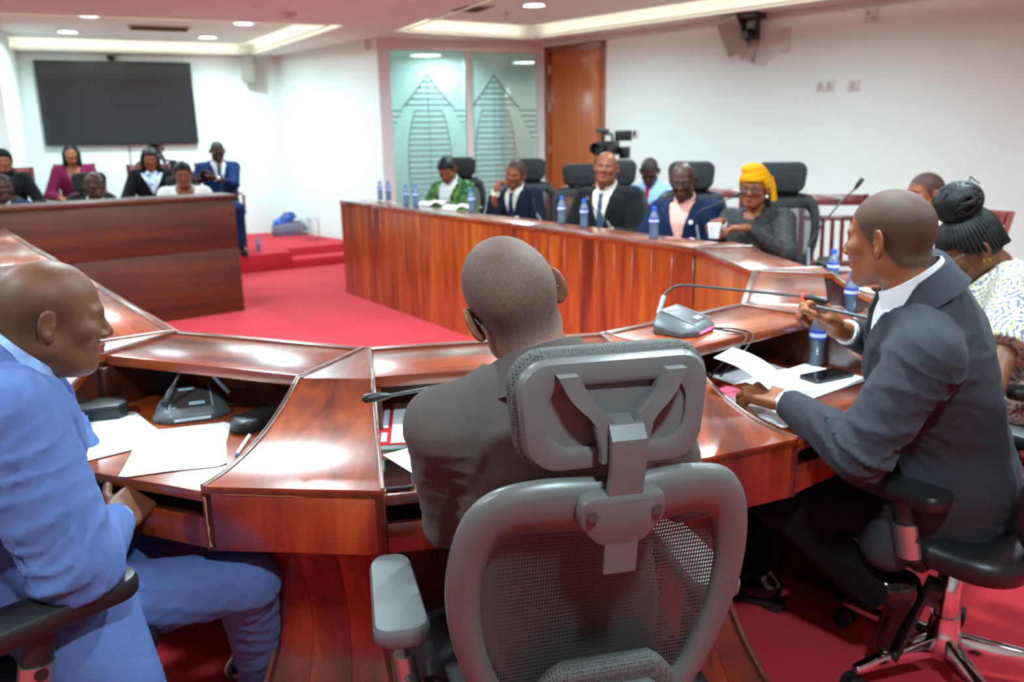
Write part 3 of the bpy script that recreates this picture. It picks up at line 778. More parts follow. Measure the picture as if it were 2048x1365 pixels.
def make_office_chair(plastic, mesh_m, spacer, pad, seat_m):
    t = thing('office_chair', '', 'chair', group='high-backed office chairs with headrests')
    # seat
    rings = []
    for z, s in ((.415, .90), (.425, .97), (.455, 1.0), (.475, .985), (.487, .93), (.49, .80)):
        rings.append([(x, y, z + (.0 if y > -.1 else .0) - .02 * max(0, (y - .14) / .1) ** 2) for x, y in rrect(0, .01, .50 * s, .49 * s, .10 * s, 6)])
    MB().loft(rings).build('seat', seat_m, t, smooth=50)
    o = spline(mirror(OUT), 6, True); i = spline(mirror(INN), 6, True)
    rings = []
    for (xo, ho), (xi, hi) in zip(o, i):
        ring = []
        for f, d in ((0, .0), (.04, -.013), (.25, -.022), (.6, -.02), (.92, -.010), (1, .0), (.92, .012), (.5, .016), (.06, .012)):
            x = xo + (xi - xo) * f; h = ho + (hi - ho) * f
            ring.append((x, back_y(x, h) + d, h))
        rings.append(ring)
    MB().loft(rings, closed=True).build('back_frame', plastic, t, smooth=60)
    # woven mesh
    mb = MB(); n = len(i); C_ = (0, .705); rows = []
    for f in np.linspace(1.04, 0.02, 9):
        rows.append([(C_[0] + (x - C_[0]) * f, back_y(C_[0] + (x - C_[0]) * f, C_[1] + (h - C_[1]) * f) + .004 + .018 * (1 - f * f), C_[1] + (h - C_[1]) * f) for x, h in i])
    v = [p for r in rows for p in r]
    fc = [(r * n + a, r * n + (a + 1) % n, (r + 1) * n + (a + 1) % n, (r + 1) * n + a) for r in range(8) for a in range(n)] + [tuple(8 * n + a for a in range(n))]
    mb.add(v, fc).build('back_mesh', mesh_m, t, smooth=180)
    # lumbar pad and its carrier
    rings = []
    for k, (s, d) in enumerate(((.75, -.012), (1, -.022), (1.04, -.036), (.98, -.048), (.78, -.054))):
        rings.append([(x * s, back_y(x * s, .625 + h * s) + d, .625 + h * s) for x, h in [(a, b - .5 * a * a / .12) for a, b in rrect(0, 0, .25, .115, .055, 6)]])
    lp = MB().loft(rings).build('lumbar_pad', spacer, t, smooth=60)
    rings = []
    for s, d in ((.8, -.052), (.78, -.064), (.6, -.070)):
        rings.append([(x * s, back_y(x * s, .613 + h * s) + d, .613 + h * s) for x, h in [(a, b - .5 * a * a / .12) for a, b in rrect(0, 0, .24, .09, .04, 6)]])
    MB().loft(rings).build('lumbar_plate', plastic, lp, smooth=50)
    # spine under the back
    MB().tube([(0, back_y(0, .58) - .045, .58), (0, back_y(0, .5) - .045, .50), (0, -.23, .42), (0, -.12, .385), (0, .02, .38)], [.02, .03, .036, .04, .05], 10, flat=.7).build('spine', plastic, t, smooth=60)
    box('mechanism', (-.10, -.12, .365), (.10, .14, .418), 'black_plastic', t, bevel=.012)
    # headrest strap, clamp, head support
    ys = back_y(0, .93)
    MB().loft([[(sx * .024, y + dy, h) for sx, dy in ((-1, -.006), (1, -.006), (1, .006), (-1, .006))] for y, h in ((ys - .022, .835), (ys - .034, .93), (ys - .052, 1.0), (ys - .054, 1.045), (ys - .04, 1.062), (ys - .015, 1.066))]).build('headrest_strap', plastic, t, smooth=35)
    cl = [(-.062, .945), (-.045, .962), (.045, .962), (.062, .945), (.06, .918), (.035, .885), (0, .877), (-.035, .885), (-.06, .918)]
    cl = spline(cl, 3, True)
    cm = MB().loft([[(x * s, back_y(x, h) + d, .92 + (h - .92) * s) for x, h in cl] for s, d in ((1, -.018), (1, -.034), (.95, -.043), (.8, -.046))]).build('strap_clamp', plastic, t, smooth=50)
    for sx in (-.046, .046):
        MB().lathe([(0, 0), (.0075, 0), (.0075, .003), (.005, .004), (0, .002)], 12, (sx, back_y(0, .935) - .048, .935), axis=1).build('screw', 'steel_grey', cm, smooth=30)
    # head support: plastic shell with a Y brace, fabric pad in front
    yh = ys - .022
    def hy(x): return yh + 1.15 * x * x
    W_, H_, c_ = .272, .158, 1.062
    def outl(w, h, r, cz=c_):
        return [(x + 0, z + .008 * (1 - (x / .15) ** 2)) for x, z in rrect(0, cz, w, h, r, 6)]
    def warp(pts, d): return [(x * (1 - .12 * max(0, (c_ - z)) / .08), hy(x) + d + .25 * (z - c_) ** 2 * 4, z) for x, z in pts]
    rings = [warp(outl(W_ * .93, H_ * .9, .035), .012), warp(outl(W_ + .012, H_ + .012, .045), .014), warp(outl(W_ + .018, H_ + .02, .05), .028), warp(outl(W_ + .012, H_ + .014, .05), .045), warp(outl(W_ * .9, H_ * .86, .045), .058)]
    MB().loft(rings).build('headrest_pad', spacer, t, smooth=60)
    A = outl(W_, H_, .04); B = outl(W_ - .075, H_ - .07, .03)
    rings = []
    for (xa, za), (xb, zb) in zip(A, B):
        rings.append([warp([(xa + (xb - xa) * f, za + (zb - za) * f)], d)[0] for f, d in ((0, .016), (0, .004), (.12, -.006), (.75, -.008), (1, -.002), (1, .012))])
    hs = MB().loft(rings, closed=True).build('headrest_shell', plastic, t, smooth=45)
    rings = [warp(outl(W_ - .07, H_ - .065, .03), d) for d in (.004, .012)]
    MB().loft(rings).build('headrest_recess', plastic, hs, smooth=30)
    br = MB()
    for sgn in (-1, 1):
        pts = spline([(sgn * .075, 1.062 + .068), (sgn * .058, 1.062 + .035), (sgn * .028, 1.062 + .002), (sgn * .018, 1.062 - .03), (sgn * .018, 1.062 - .055)], 5)
        rr = []
        for k, (x, z) in enumerate(pts):
            wdt = .014
            rr.append([(x - wdt, hy(x) - .020, z), (x + wdt, hy(x) - .020, z), (x + wdt, hy(x) + .004, z), (x - wdt, hy(x) + .004, z)])
        br.loft(rr)
    br.loft([[(x, hy(0) + d, z) for x, z in ((-.04, 1.062 - .005), (.04, 1.062 - .005), (.028, 1.062 - .055), (-.028, 1.062 - .055))] for d in (.004, -.019)])
    br.build('headrest_brace', plastic, hs, smooth=35)
    # arms
    for sx in (-1, 1):
        rings = []
        for z, s in ((.600, .86), (.606, .97), (.622, 1.0), (.630, .985), (.637, .90), (.638, .80)):
            rr_ = rrect(0, 0, .088, .275, .032, 5)
            rings.append([(sx * .287 + x * s * (1 - .12 * (y / .14 if sx else 0)), .035 + y * (1 - (1 - s) * .33), z + .35 * y * y - .003) for x, y in rr_])
        ap = MB().loft(rings).build('armrest', pad, t, smooth=40)
        MB().tube([(sx * .287, .02, .605), (sx * .283, .0, .55), (sx * .277, -.015, .5), (sx * .268, -.02, .44)], .026, 10, flat=.62).build('arm_post', plastic, ap, smooth=50)
        MB().tube([(sx * .281, -.004, .535), (sx * .27, -.018, .45)], .030, 12, flat=.68).build('arm_sleeve', 'satin' if plastic != 'black_plastic_lit' else 'satin', ap, smooth=50)
        MB().tube([(sx * .262, -.02, .445), (sx * .23, -.02, .41), (sx * .09, -.01, .395)], .025, 8, flat=.6).build('arm_bracket', plastic, ap, smooth=50)
        MB().lathe([(0, 0), (.013, 0), (.011, .012), (0, .012)], 12, (sx * .29, -.005, .52), axis=0).build('arm_knob', 'black_plastic', ap, smooth=40)
    # column and five-star base
    MB().lathe([(0, .17), (.030, .17), (.030, .31), (.026, .315), (.014, .32), (.014, .37), (0, .37)], 16).build('gas_lift', 'chrome', t, smooth=40)
    MB().lathe([(0, .065), (.05, .065), (.055, .10), (.042, .13), (.036, .18), (0, .18)], 18).build('hub', 'chrome', t, smooth=40)
    for k in range(5):
        a = R(72 * k + 18); d = Vector((math.cos(a), math.sin(a), 0)); s = Vector((-d.y, d.x, 0))
        rr = []
        for q, wdt, z0, z1 in ((.04, .026, .072, .125), (.18, .021, .072, .108), (.29, .016, .07, .088)):
            rr.append([tuple(d * q + s * wdt + Vector((0, 0, z0))), tuple(d * q - s * wdt + Vector((0, 0, z0))), tuple(d * q - s * wdt * .6 + Vector((0, 0, z1))), tuple(d * q + s * wdt * .6 + Vector((0, 0, z1)))])
        lg = MB().loft(rr).build('base_leg', 'chrome', t, bevel=.004)
        c = d * .285 + Vector((0, 0, .03))
        wh = MB()
        for sg in (-1, 1):
            p0 = c + s * sg * .008; p1 = c + s * sg * .024
            wh.tube([tuple(p0), tuple(p1)], .028, 14)
        wh.tube([tuple(c + Vector((0, 0, .005))), tuple(c + Vector((0, 0, .05)))], .009, 8)
        wh.build('caster', 'rubber', lg, smooth=40)
    return t

def place(proto, x, y, yaw, label, z=0.0, first=[True], drop=(), scale=1.0):
    o = copy_tree(proto); o.location = (x, y, z); o.rotation_euler = (0, 0, R(yaw)); o['label'] = label
    return o
def kill(o):
    for c in list(o.children): kill(c)
    bpy.data.objects.remove(o)

lit_proto = make_office_chair('black_plastic_lit', 'mesh_black_lit', 'spacer_black_lit', 'black_pad_lit', 'black_leather')  # same chair as the black ones, coloured as if brightly lit
HERO_CHAIR = lit_proto
HERO_CHAIR.location = (.071, 1.385, 0); HERO_CHAIR.rotation_euler = (0, 0, R(13)); HERO_CHAIR.scale = (1.02, 1.0, 1.012); HERO_CHAIR['label'] = 'black mesh-backed office chair with headrest, coloured grey as brightly lit, seen from behind in the foreground'
blk = make_office_chair('black_plastic', 'mesh_black', 'spacer_black', 'black_plastic', 'black_leather')
blk.location = (1.16, 1.97, 0); blk.rotation_euler = (0, 0, R(36)); blk['label'] = 'black office chair with chrome base under the man in dark suit'

# wooden slat-back chair
def make_wood_chair(arms=False):
    t = thing('wooden_chair', '', 'chair', group='red-brown wooden slat-back chairs')
    for sx in (-1, 1):
        MB().tube([(sx * .20, .20, 0), (sx * .20, .20, .43)], .021, 4).build('leg', 'wood_chair', t)
        MB().tube([(sx * .20, -.22, 0), (sx * .205, -.20, .43), (sx * .212, -.25, .80), (sx * .216, -.30, 1.02)], .021, 4).build('leg', 'wood_chair', t)
        if arms:
            MB().tube([(sx * .225, -.23, .66), (sx * .24, -.02, .66), (sx * .23, .2, .64)], .022, 6, flat=.6).build('arm', 'wood_chair', t, smooth=50)
            MB().tube([(sx * .225, .19, .44), (sx * .225, .19, .64)], .017, 6).build('arm_post', 'wood_chair', t)
        MB().box((sx * .20 - .012, -.20, .2), (sx * .20 + .012, .20, .23)).build('stretcher', 'wood_chair', t)
    MB().prism(rrect(0, 0, .45, .46, .03, 4), .425, .46).build('seat', 'wood_chair', t, bevel=.006)
    MB().prism(rrect(0, .005, .42, .42, .05, 4), .46, .49).build('cushion', 'maroon_pad', t, bevel=.012)
    box('apron', (-.19, .19, .36), (.19, .21, .425), 'wood_chair', t)
    def rail(h0, h1, nm):
        y = lambda h: -.20 - (h - .43) * .145
        MB().loft([[(sx * .2, y(h) + d, h) for h, d in ((h0, -.012), (h0, .012), (h1, .012), (h1, -.012))] for sx in (-1, 1)]).build(nm, 'wood_chair', t, bevel=.003)
    rail(.945, 1.02, 'top_rail'); rail(.84, .875, 'rail'); rail(.52, .56, 'rail')
    for i in range(5):
        x = -.13 + .065 * i
        MB().tube([(x, -.213, .55), (x, -.26, .845)], .014, 4).build('slat', 'wood_chair', t)
    return t
M['maroon_pad'] = mat('maroon_cushion', '#4a1418', .7)
wch = make_wood_chair(); wch2 = make_wood_chair(True)
# ------------------------------------------------------------------ implicit surfaces for people
def nv(v):
    v = np.asarray(v, float); return v / (np.linalg.norm(v) + 1e-12)
def rcone(p, a, b, ra, rb):
    a = np.asarray(a, np.float32); b = np.asarray(b, np.float32); ab = b - a
    t = np.clip(((p - a) @ ab) / max(float(ab @ ab), 1e-9), 0, 1)
    return np.linalg.norm(p - a - t[:, None] * ab, axis=1) - (ra + (rb - ra) * t)
def ell(p, c, r):
    q = (p - np.asarray(c, np.float32)); r = np.asarray(r, np.float32)
    k0 = np.linalg.norm(q / r, axis=1); k1 = np.linalg.norm(q / (r * r), axis=1)
    return k0 * (k0 - 1) / np.maximum(k1, 1e-6)
def smin(a, b, k):
    h = np.clip(.5 + .5 * (b - a) / k, 0, 1)
    return b + (a - b) * h - k * h * (1 - h)
def smax(a, b, k): return -smin(-a, -b, k)
def sstep(a, b, x):
    t = np.clip((x - a) / (b - a), 0, 1); return t * t * (3 - 2 * t)

def mesh_sdf(fn, lo, hi, h):
    lo = np.asarray(lo, np.float32); hi = np.asarray(hi, np.float32); K = 4
    n = np.maximum(np.ceil((hi - lo) / (K * h)).astype(int), 1)
    cs = [lo[i] + np.arange(n[i] + 1) * (K * h) for i in range(3)]
    G = np.stack(np.meshgrid(*cs, indexing='ij'), -1).reshape(-1, 3).astype(np.float32)
    Fc = fn(G).reshape(n + 1)
    c8 = np.stack([Fc[i:i + n[0], j:j + n[1], k:k + n[2]] for i in (0, 1) for j in (0, 1) for k in (0, 1)])
    act = (np.abs(c8).min(0) < K * h * 1.9) | (c8.min(0) * c8.max(0) < 0)
    N_ = n * K + 1
    m = np.zeros(N_, bool); big = np.kron(act, np.ones((K, K, K), bool))
    for i in (0, 1):
        for j in (0, 1):
            for k in (0, 1):
                m[i:i + N_[0] - 1, j:j + N_[1] - 1, k:k + N_[2] - 1] |= big
    near = Fc[np.ix_(*[np.minimum((np.arange(N_[i]) + K // 2) // K, n[i]) for i in range(3)])]
    F = np.where(near < 0, -1.0, 1.0).astype(np.float32)
    idx = np.argwhere(m)
    vals = np.empty(len(idx), np.float32)
    for s in range(0, len(idx), 400000):
        vals[s:s + 400000] = fn((lo + idx[s:s + 400000] * np.float32(h)).astype(np.float32))
    F[m] = vals
    # surface nets
    S = F < 0; nc = N_ - 1
    sub = lambda A, o: A[o[0]:o[0] + nc[0], o[1]:o[1] + nc[1], o[2]:o[2] + nc[2]]
    cor = [(i, j, k) for i in (0, 1) for j in (0, 1) for k in (0, 1)]
    cnt = sum(sub(S, o).astype(np.int8) for o in cor)
    cell = np.argwhere((cnt > 0) & (cnt < 8)).astype(np.int32)
    if len(cell) == 0: return np.zeros((0, 3)), np.zeros((0, 4), int)
    ids = -np.ones(nc, np.int64); ids[cell[:, 0], cell[:, 1], cell[:, 2]] = np.arange(len(cell))
    f8 = {o: F[cell[:, 0] + o[0], cell[:, 1] + o[1], cell[:, 2] + o[2]] for o in cor}
    acc = np.zeros((len(cell), 3)); num = np.zeros(len(cell))
    for o in cor:
        for ax in range(3):
            if o[ax]: continue
            q = list(o); q[ax] = 1; q = tuple(q); a, b = f8[o], f8[q]
            mk = (a < 0) != (b < 0); t = np.where(mk, a / np.where(mk, a - b, 1), 0)
            pos = np.tile(np.array(o, float), (len(cell), 1)); pos[:, ax] += t
            acc += pos * mk[:, None]; num += mk
    V = lo + (cell + acc / num[:, None]) * h
    quads = []
    for ax in range(3):
        b_, c_ = (ax + 1) % 3, (ax + 2) % 3
        sl0 = [slice(1, nc[i]) for i in range(3)]; sl1 = list(sl0); sl0[ax] = slice(0, nc[ax]); sl1[ax] = slice(1, nc[ax] + 1)
        A, B = S[tuple(sl0)], S[tuple(sl1)]
        e = np.argwhere(A != B)
        if len(e) == 0: continue
        flip = A[e[:, 0], e[:, 1], e[:, 2]]
        base = e.copy(); 
        for i in range(3):
            if i != ax: base[:, i] += 1
        def cid(db, dc):
            q = base.copy(); q[:, b_] -= db; q[:, c_] -= dc
            return ids[q[:, 0], q[:, 1], q[:, 2]]
        qd = np.stack([cid(1, 1), cid(0, 1), cid(0, 0), cid(1, 0)], 1)
        qd[~flip] = qd[~flip][:, ::-1]
        quads.append(qd)
    Qd = np.concatenate(quads); Qd = Qd[(Qd >= 0).all(1)]
    return V, Qd

class Body:
    """joins islands into one mesh object"""
    def __init__(s): s.v = []; s.q = []; s.mi = []; s.at = []; s.n = 0
    def add(s, V, Qd, mi=0, at=None):
        if len(V) == 0: return
        s.v.append(V); s.q.append(np.asarray(Qd) + s.n); s.mi.append(np.full(len(Qd), mi)); s.at.append(np.zeros(len(V)) if at is None else at); s.n += len(V)
    def build(s, name, mats, parent):
        V = np.concatenate(s.v).astype(np.float32); Qd = np.concatenate(s.q).astype(np.int32)
        me = bpy.data.meshes.new(name)
        me.vertices.add(len(V)); me.vertices.foreach_set('co', V.ravel())
        me.loops.add(Qd.size); me.loops.foreach_set('vertex_index', Qd.ravel())
        me.polygons.add(len(Qd)); me.polygons.foreach_set('loop_start', np.arange(len(Qd), dtype=np.int32) * 4)
        me.polygons.foreach_set('material_index', np.concatenate(s.mi).astype(np.int32))
        me.polygons.foreach_set('use_smooth', np.ones(len(Qd), bool))
        for q in mats: me.materials.append(M[q] if isinstance(q, str) else q)
        me.update(calc_edges=True); me.validate()
        a = me.attributes.new('hair', 'FLOAT', 'POINT'); a.data.foreach_set('value', np.concatenate(s.at).astype(np.float32))
        return link(bpy.data.objects.new(name, me), parent)

def cloth_obj(name, mt, parent, fn, lo, hi, h):
    V, Qd = mesh_sdf(fn, lo, hi, h)
    b = Body(); b.add(V, Qd); return b.build(name, [mt], parent)

# ------------------------------------------------------------------ skin, hair and cloth materials
def skin_mat(name, col, hair='#17120f', lip='#7a4038', stub=.8, rough=.5):
    m, nt, b, out = new_mat(name)
    at = N(nt, 'ShaderNodeAttribute', attribute_name='hair')
    tc = N(nt, 'ShaderNodeTexCoord'); nz = N(nt, 'ShaderNodeTexNoise'); nz.inputs['Scale'].default_value = 30; nz.inputs['Detail'].default_value = 5
    nt.links.new(tc.outputs['Object'], nz.inputs['Vector'])
    rp = N(nt, 'ShaderNodeValToRGB'); c = lin(col)
    rp.color_ramp.elements[0].position = .3; rp.color_ramp.elements[0].color = (c[0] * .82, c[1] * .78, c[2] * .76, 1)
    rp.color_ramp.elements[1].position = .7; rp.color_ramp.elements[1].color = (c[0] * 1.08, c[1] * 1.08, c[2] * 1.08, 1)
    nt.links.new(nz.outputs['Fac'], rp.inputs['Fac'])
    n2 = N(nt, 'ShaderNodeTexNoise'); n2.inputs['Scale'].default_value = 520; n2.inputs['Detail'].default_value = 3
    nt.links.new(tc.outputs['Object'], n2.inputs['Vector'])
    hr = N(nt, 'ShaderNodeValToRGB'); hc = lin(hair)
    hr.color_ramp.elements[0].position = .35; hr.color_ramp.elements[0].color = hc
    hr.color_ramp.elements[1].position = .72; hr.color_ramp.elements[1].color = tuple(min(1, x * 3.2 + .01) for x in hc[:3]) + (1,)
    nt.links.new(n2.outputs['Fac'], hr.inputs['Fac'])
    mr = N(nt, 'ShaderNodeMath', operation='MULTIPLY'); mr.inputs[1].default_value = stub; mr.use_clamp = True; nt.links.new(at.outputs['Fac'], mr.inputs[0])
    mx = N(nt, 'ShaderNodeMix', data_type='RGBA'); nt.links.new(mr.outputs[0], mx.inputs[0]); nt.links.new(rp.outputs['Color'], mx.inputs[6]); nt.links.new(hr.outputs['Color'], mx.inputs[7])
    ng = N(nt, 'ShaderNodeMath', operation='MULTIPLY'); ng.inputs[1].default_value = -.8; ng.use_clamp = True; nt.links.new(at.outputs['Fac'], ng.inputs[0])
    m2 = N(nt, 'ShaderNodeMix', data_type='RGBA'); nt.links.new(ng.outputs[0], m2.inputs[0]); nt.links.new(mx.outputs[2], m2.inputs[6]); m2.inputs[7].default_value = lin(lip)
    nt.links.new(m2.outputs[2], b.inputs['Base Color'])
    ro = N(nt, 'ShaderNodeMath', operation='MULTIPLY_ADD'); ro.inputs[1].default_value = .22; ro.inputs[2].default_value = rough; nt.links.new(mr.outputs[0], ro.inputs[0])
    nt.links.new(ro.outputs[0], b.inputs['Roughness']); b.inputs['Specular IOR Level'].default_value = .38
    bp = N(nt, 'ShaderNodeBump'); bp.inputs['Strength'].default_value = .22; bp.inputs['Distance'].default_value = .0012
    nt.links.new(n2.outputs['Fac'], bp.inputs['Height']); nt.links.new(bp.outputs['Normal'], b.inputs['Normal'])
    return m

def cloth(name, col, rough=.8, weave=900, var=.12, sheen=.15):
    m = mat(name, col, .88, var=var, vscale=40, bump=.18, bscale=weave, sheen=.03, spec=.12)
    return m
M['skin_a'] = skin_mat('skin_deep_brown', '#874e2c', '#1c1613')
M['skin_b'] = skin_mat('skin_dark_brown', '#6a4129', '#191412')
M['skin_c'] = skin_mat('skin_warm_brown', '#87512f', '#17110e', '#8a3b34')
M['skin_d'] = skin_mat('skin_very_dark', '#48291c', '#141110')
M['skin_e'] = skin_mat('skin_brown', '#86492e', '#120d0b', '#8f3a3c')
M['skin_hero'] = skin_mat('skin_umber', '#845440', '#3a322d', stub=.78)
M['hair_black'] = mat('black_hair', '#080707', .5, spec=.3, var=.35, vscale=120, bump=.6, bscale=240)
for k_, c_ in dict(suit_umber='#57504b', suit_blue='#54699c', suit_dark='#36363c', suit_navy='#141927', suit_char='#18181a', suit_mid='#14213d', suit_royal='#162a55',
                   suit_black='#121214', shirt_white='#e2e2e4', shirt_cream='#e4dccb', shirt_blue='#9dbde8', green_print='#2f5d2c', maroon='#6a163c', white_jacket='#ece9e2',
                   trouser_black='#0e0e10', tie_navy='#232b4a', tie_red='#b01734', tie_slate='#3a4a5c', pink_check='#e3a79d', black_lace='#18181a', yellow='#cf8e08', trouser_brown='#3c3430').items():
    M[k_] = cloth(k_, c_)
M['lace_sheer'] = M['black_lace']
M['shoe'] = mat('polished_black_leather', '#0e0d0e', .16, coat=.6)
M['sole'] = mat('leather_sole', '#2a2326', .4)
M['lens_glass'] = glass_mat('spectacle_lens', '#d6dde0', .9, .05, .5)

def print_mat():
    m, nt, b, out = new_mat('printed_dress_cotton')
    tc = N(nt, 'ShaderNodeTexCoord')
    vo = N(nt, 'ShaderNodeTexVoronoi'); vo.inputs['Scale'].default_value = 7.5; vo.inputs['Randomness'].default_value = .35
    nt.links.new(tc.outputs['Object'], vo.inputs['Vector'])
    ml = N(nt, 'ShaderNodeMath', operation='MULTIPLY'); ml.inputs[1].default_value = 62; nt.links.new(vo.outputs['Distance'], ml.inputs[0])
    sn = N(nt, 'ShaderNodeMath', operation='SINE'); nt.links.new(ml.outputs[0], sn.inputs[0])
    nz = N(nt, 'ShaderNodeTexVoronoi'); nz.inputs['Scale'].default_value = 95; nt.links.new(tc.outputs['Object'], nz.inputs['Vector'])
    ad = N(nt, 'ShaderNodeMath', operation='MULTIPLY_ADD'); ad.inputs[1].default_value = 1.1; ad.inputs[2].default_value = -.35; nt.links.new(nz.outputs['Distance'], ad.inputs[0])
    s2 = N(nt, 'ShaderNodeMath', operation='MULTIPLY_ADD'); s2.inputs[1].default_value = .28; nt.links.new(sn.outputs[0], s2.inputs[0]); nt.links.new(ad.outputs[0], s2.inputs[2])
    rp = N(nt, 'ShaderNodeValToRGB'); e = rp.color_ramp.elements
    e[0].position = 0; e[0].color = lin('#5d6472'); e[1].position = .85; e[1].color = lin('#b98a34')
    for p_, c_ in ((.12, '#9a9488'), (.26, '#bdb6a6'), (.5, '#c4bcab'), (.66, '#ad8c4c')):
        q = e.new(p_); q.color = lin(c_)
    nt.links.new(s2.outputs[0], rp.inputs['Fac']); nt.links.new(rp.outputs['Color'], b.inputs['Base Color']); b.inputs['Roughness'].default_value = .8
    return m
M['dress_print'] = print_mat()
def blotch(name, a, b_, c, sc):
    m, nt, b, out = new_mat(name)
    tc = N(nt, 'ShaderNodeTexCoord'); nz = N(nt, 'ShaderNodeTexNoise'); nz.inputs['Scale'].default_value = sc; nz.inputs['Detail'].default_value = 3
    nt.links.new(tc.outputs['Object'], nz.inputs['Vector']); rp = N(nt, 'ShaderNodeValToRGB'); e = rp.color_ramp.elements
    e[0].position = .4; e[0].color = lin(a); e[1].position = .62; e[1].color = lin(c); k = e.new(.5); k.color = lin(b_)
    nt.links.new(nz.outputs['Fac'], rp.inputs['Fac']); nt.links.new(rp.outputs['Color'], b.inputs['Base Color']); b.inputs['Roughness'].default_value = .8
    return m
M['green_print'] = blotch('green_print_cloth', '#16301a', '#2f5d2c', '#5d8a3a', 28)
M['lace'] = blotch('black_lace_sleeve', '#0c0c0e', '#141416', '#3a2f2b', 75)
M['blue_print'] = blotch('blue_white_print', '#e8eef6', '#dfe6f0', '#5a8fd0', 22)
def check_mat():
    m, nt, b, out = new_mat('pink_check_shirt')
    tc = N(nt, 'ShaderNodeTexCoord'); ck = N(nt, 'ShaderNodeTexChecker'); ck.inputs['Scale'].default_value = 90
    ck.inputs[1].default_value = lin('#e8b6aa'); ck.inputs[2].default_value = lin('#d98676')
    nt.links.new(tc.outputs['Object'], ck.inputs['Vector']); nt.links.new(ck.outputs[0], b.inputs['Base Color']); b.inputs['Roughness'].default_value = .8
    return m
M['pink_check'] = check_mat()

# ------------------------------------------------------------------ heads and hands
def head_sdf(p, o):
    """head-local: x right, y forward, z up; skull centre at the origin"""
    ax = p.copy(); ax[:, 0] = np.abs(ax[:, 0]); w = o.get('jaw', 1.0)
    d = ell(p, (0, -.014, .032), (.0775, .100, .088))
    d = smin(d, ell(p, (0, -.055, .012), (.066, .058, .066)), .03)
    d = smin(d, ell(p, (0, .034, -.04), (.060 * w, .058, .078)), .035)
    d = smin(d, rcone(ax, (.046 * w, .0, -.066), (.012, .072, -.100), .026 * w, .021), .03)
    d = smin(d, ell(ax, (.040, .062, -.020), (.026, .024, .022)), .025)            # cheek
    d = smin(d, rcone(ax, (.006, .083, .020), (.040, .073, .022), .012, .010), .016)  # brow
    d = smax(d, -ell(ax, (.031, .098, .002), (.019, .017, .0125)), .010)             # socket
    d = smin(d, ell(ax, (.031, .0745, .003), (.0155, .0115, .0105)), .008)              # lids
    if o.get('eyes', True):
        d = smax(d, -ell(ax, (.031, .0905, .0015), (.0115, .008, .0042)), .002)
    d = smin(d, rcone(p, (0, .084, .012), (0, .108, -.026), .008, .0125), .012)       # nose
    d = smin(d, ell(ax, (.0135, .098, -.032), (.010, .012, .0085)), .008)
    d = smax(d, -ell(ax, (.008, .106, -.040), (.004, .005, .004)), .003)
    d = smin(d, rcone(ax, (.0, .099, -.056), (.021, .086, -.060), .0075, .0045), .007)  # lips
    d = smin(d, rcone(ax, (.0, .097, -.0695), (.019, .085, -.0665), .0085, .0045), .007)
    d = smax(d, -rcone(ax, (0, .107, -.063), (.023, .091, -.063), .0016, .0012), .003)
    # ears
    e = ax - np.array((.0805, -.014, -.006), np.float32)
    ca, sa = math.cos(.62), math.sin(.62)
    ex = e[:, 0] * ca + e[:, 1] * sa; ey = -e[:, 0] * sa + e[:, 1] * ca
    q = np.stack([ex, ey, e[:, 2]], 1)
    ear = ell(q, (.004, -.006, 0), (.0065, .0205, .033))
    ear = smin(ear, ell(q, (.003, .002, -.026), (.007, .011, .012)), .006)
    ear = smax(ear, -ell(q, (.0115, -.003, .004), (.0085, .014, .0225)), .004)
    ear = smin(ear, ell(q, (.004, .010, -.004), (.006, .005, .009)), .004)
    d = smin(d, ear, .006)
    if o.get('fat', 0):
        d = smin(d, ell(p, (0, .02, -.10), (.055, .055, .03)), .03)
    if o.get('nape', 0):   # folds of skin at the back of the neck
        for zz in (-.045, -.063):
            d = smin(d, rcone(ax, (.0, -.088, zz), (.05, -.060, zz + .004), .010, .006), .006)
    return d

def hair_mask(V, style):
    x, y, z = V[:, 0], V[:, 1], V[:, 2]
    line = np.interp(y, [-.12, -.05, -.02, .012, .03, .055, .075, .1], [-.085, -.075, -.03, -.015, .01, .052, .066, .085])
    if style == 'bald': m = sstep(-.004, .012, z - line) * (1 - sstep(.035, .06, z + y * .3)) * .45
    else: m = sstep(-.006, .010, z - line)
    m = m * (1 - ((np.abs(x) > .079) & (np.abs(z + .005) < .042) & (y < .02) & (y > -.045)))
    lip = (np.abs(x) < .024) & (y > .082) & (np.abs(z + .0635) < .0125) & (y > .088 - np.abs(x) * .1)
    brow = np.exp(-((z - .0245 + .12 * (np.abs(x) - .03) ** 2 / .03) / .0035) ** 2) * ((np.abs(x) > .012) & (np.abs(x) < .05) & (y > .05))
    m = np.maximum(m, brow * .9)
    if style == 'beard':
        m = np.maximum(m, sstep(-.045, -.06, z - y * .1) * sstep(.0, .03, y) * .65)
    return np.where(lip, -1.0, m)

def rot3(yaw, pitch, roll):
    """columns: local axes after pitch (down positive), roll (towards own right positive) and yaw (left positive)"""
    e = Matrix.Rotation(R(yaw), 3, 'Z') @ Matrix.Rotation(R(-pitch), 3, 'X') @ Matrix.Rotation(R(roll), 3, 'Y')
    return np.array(e)

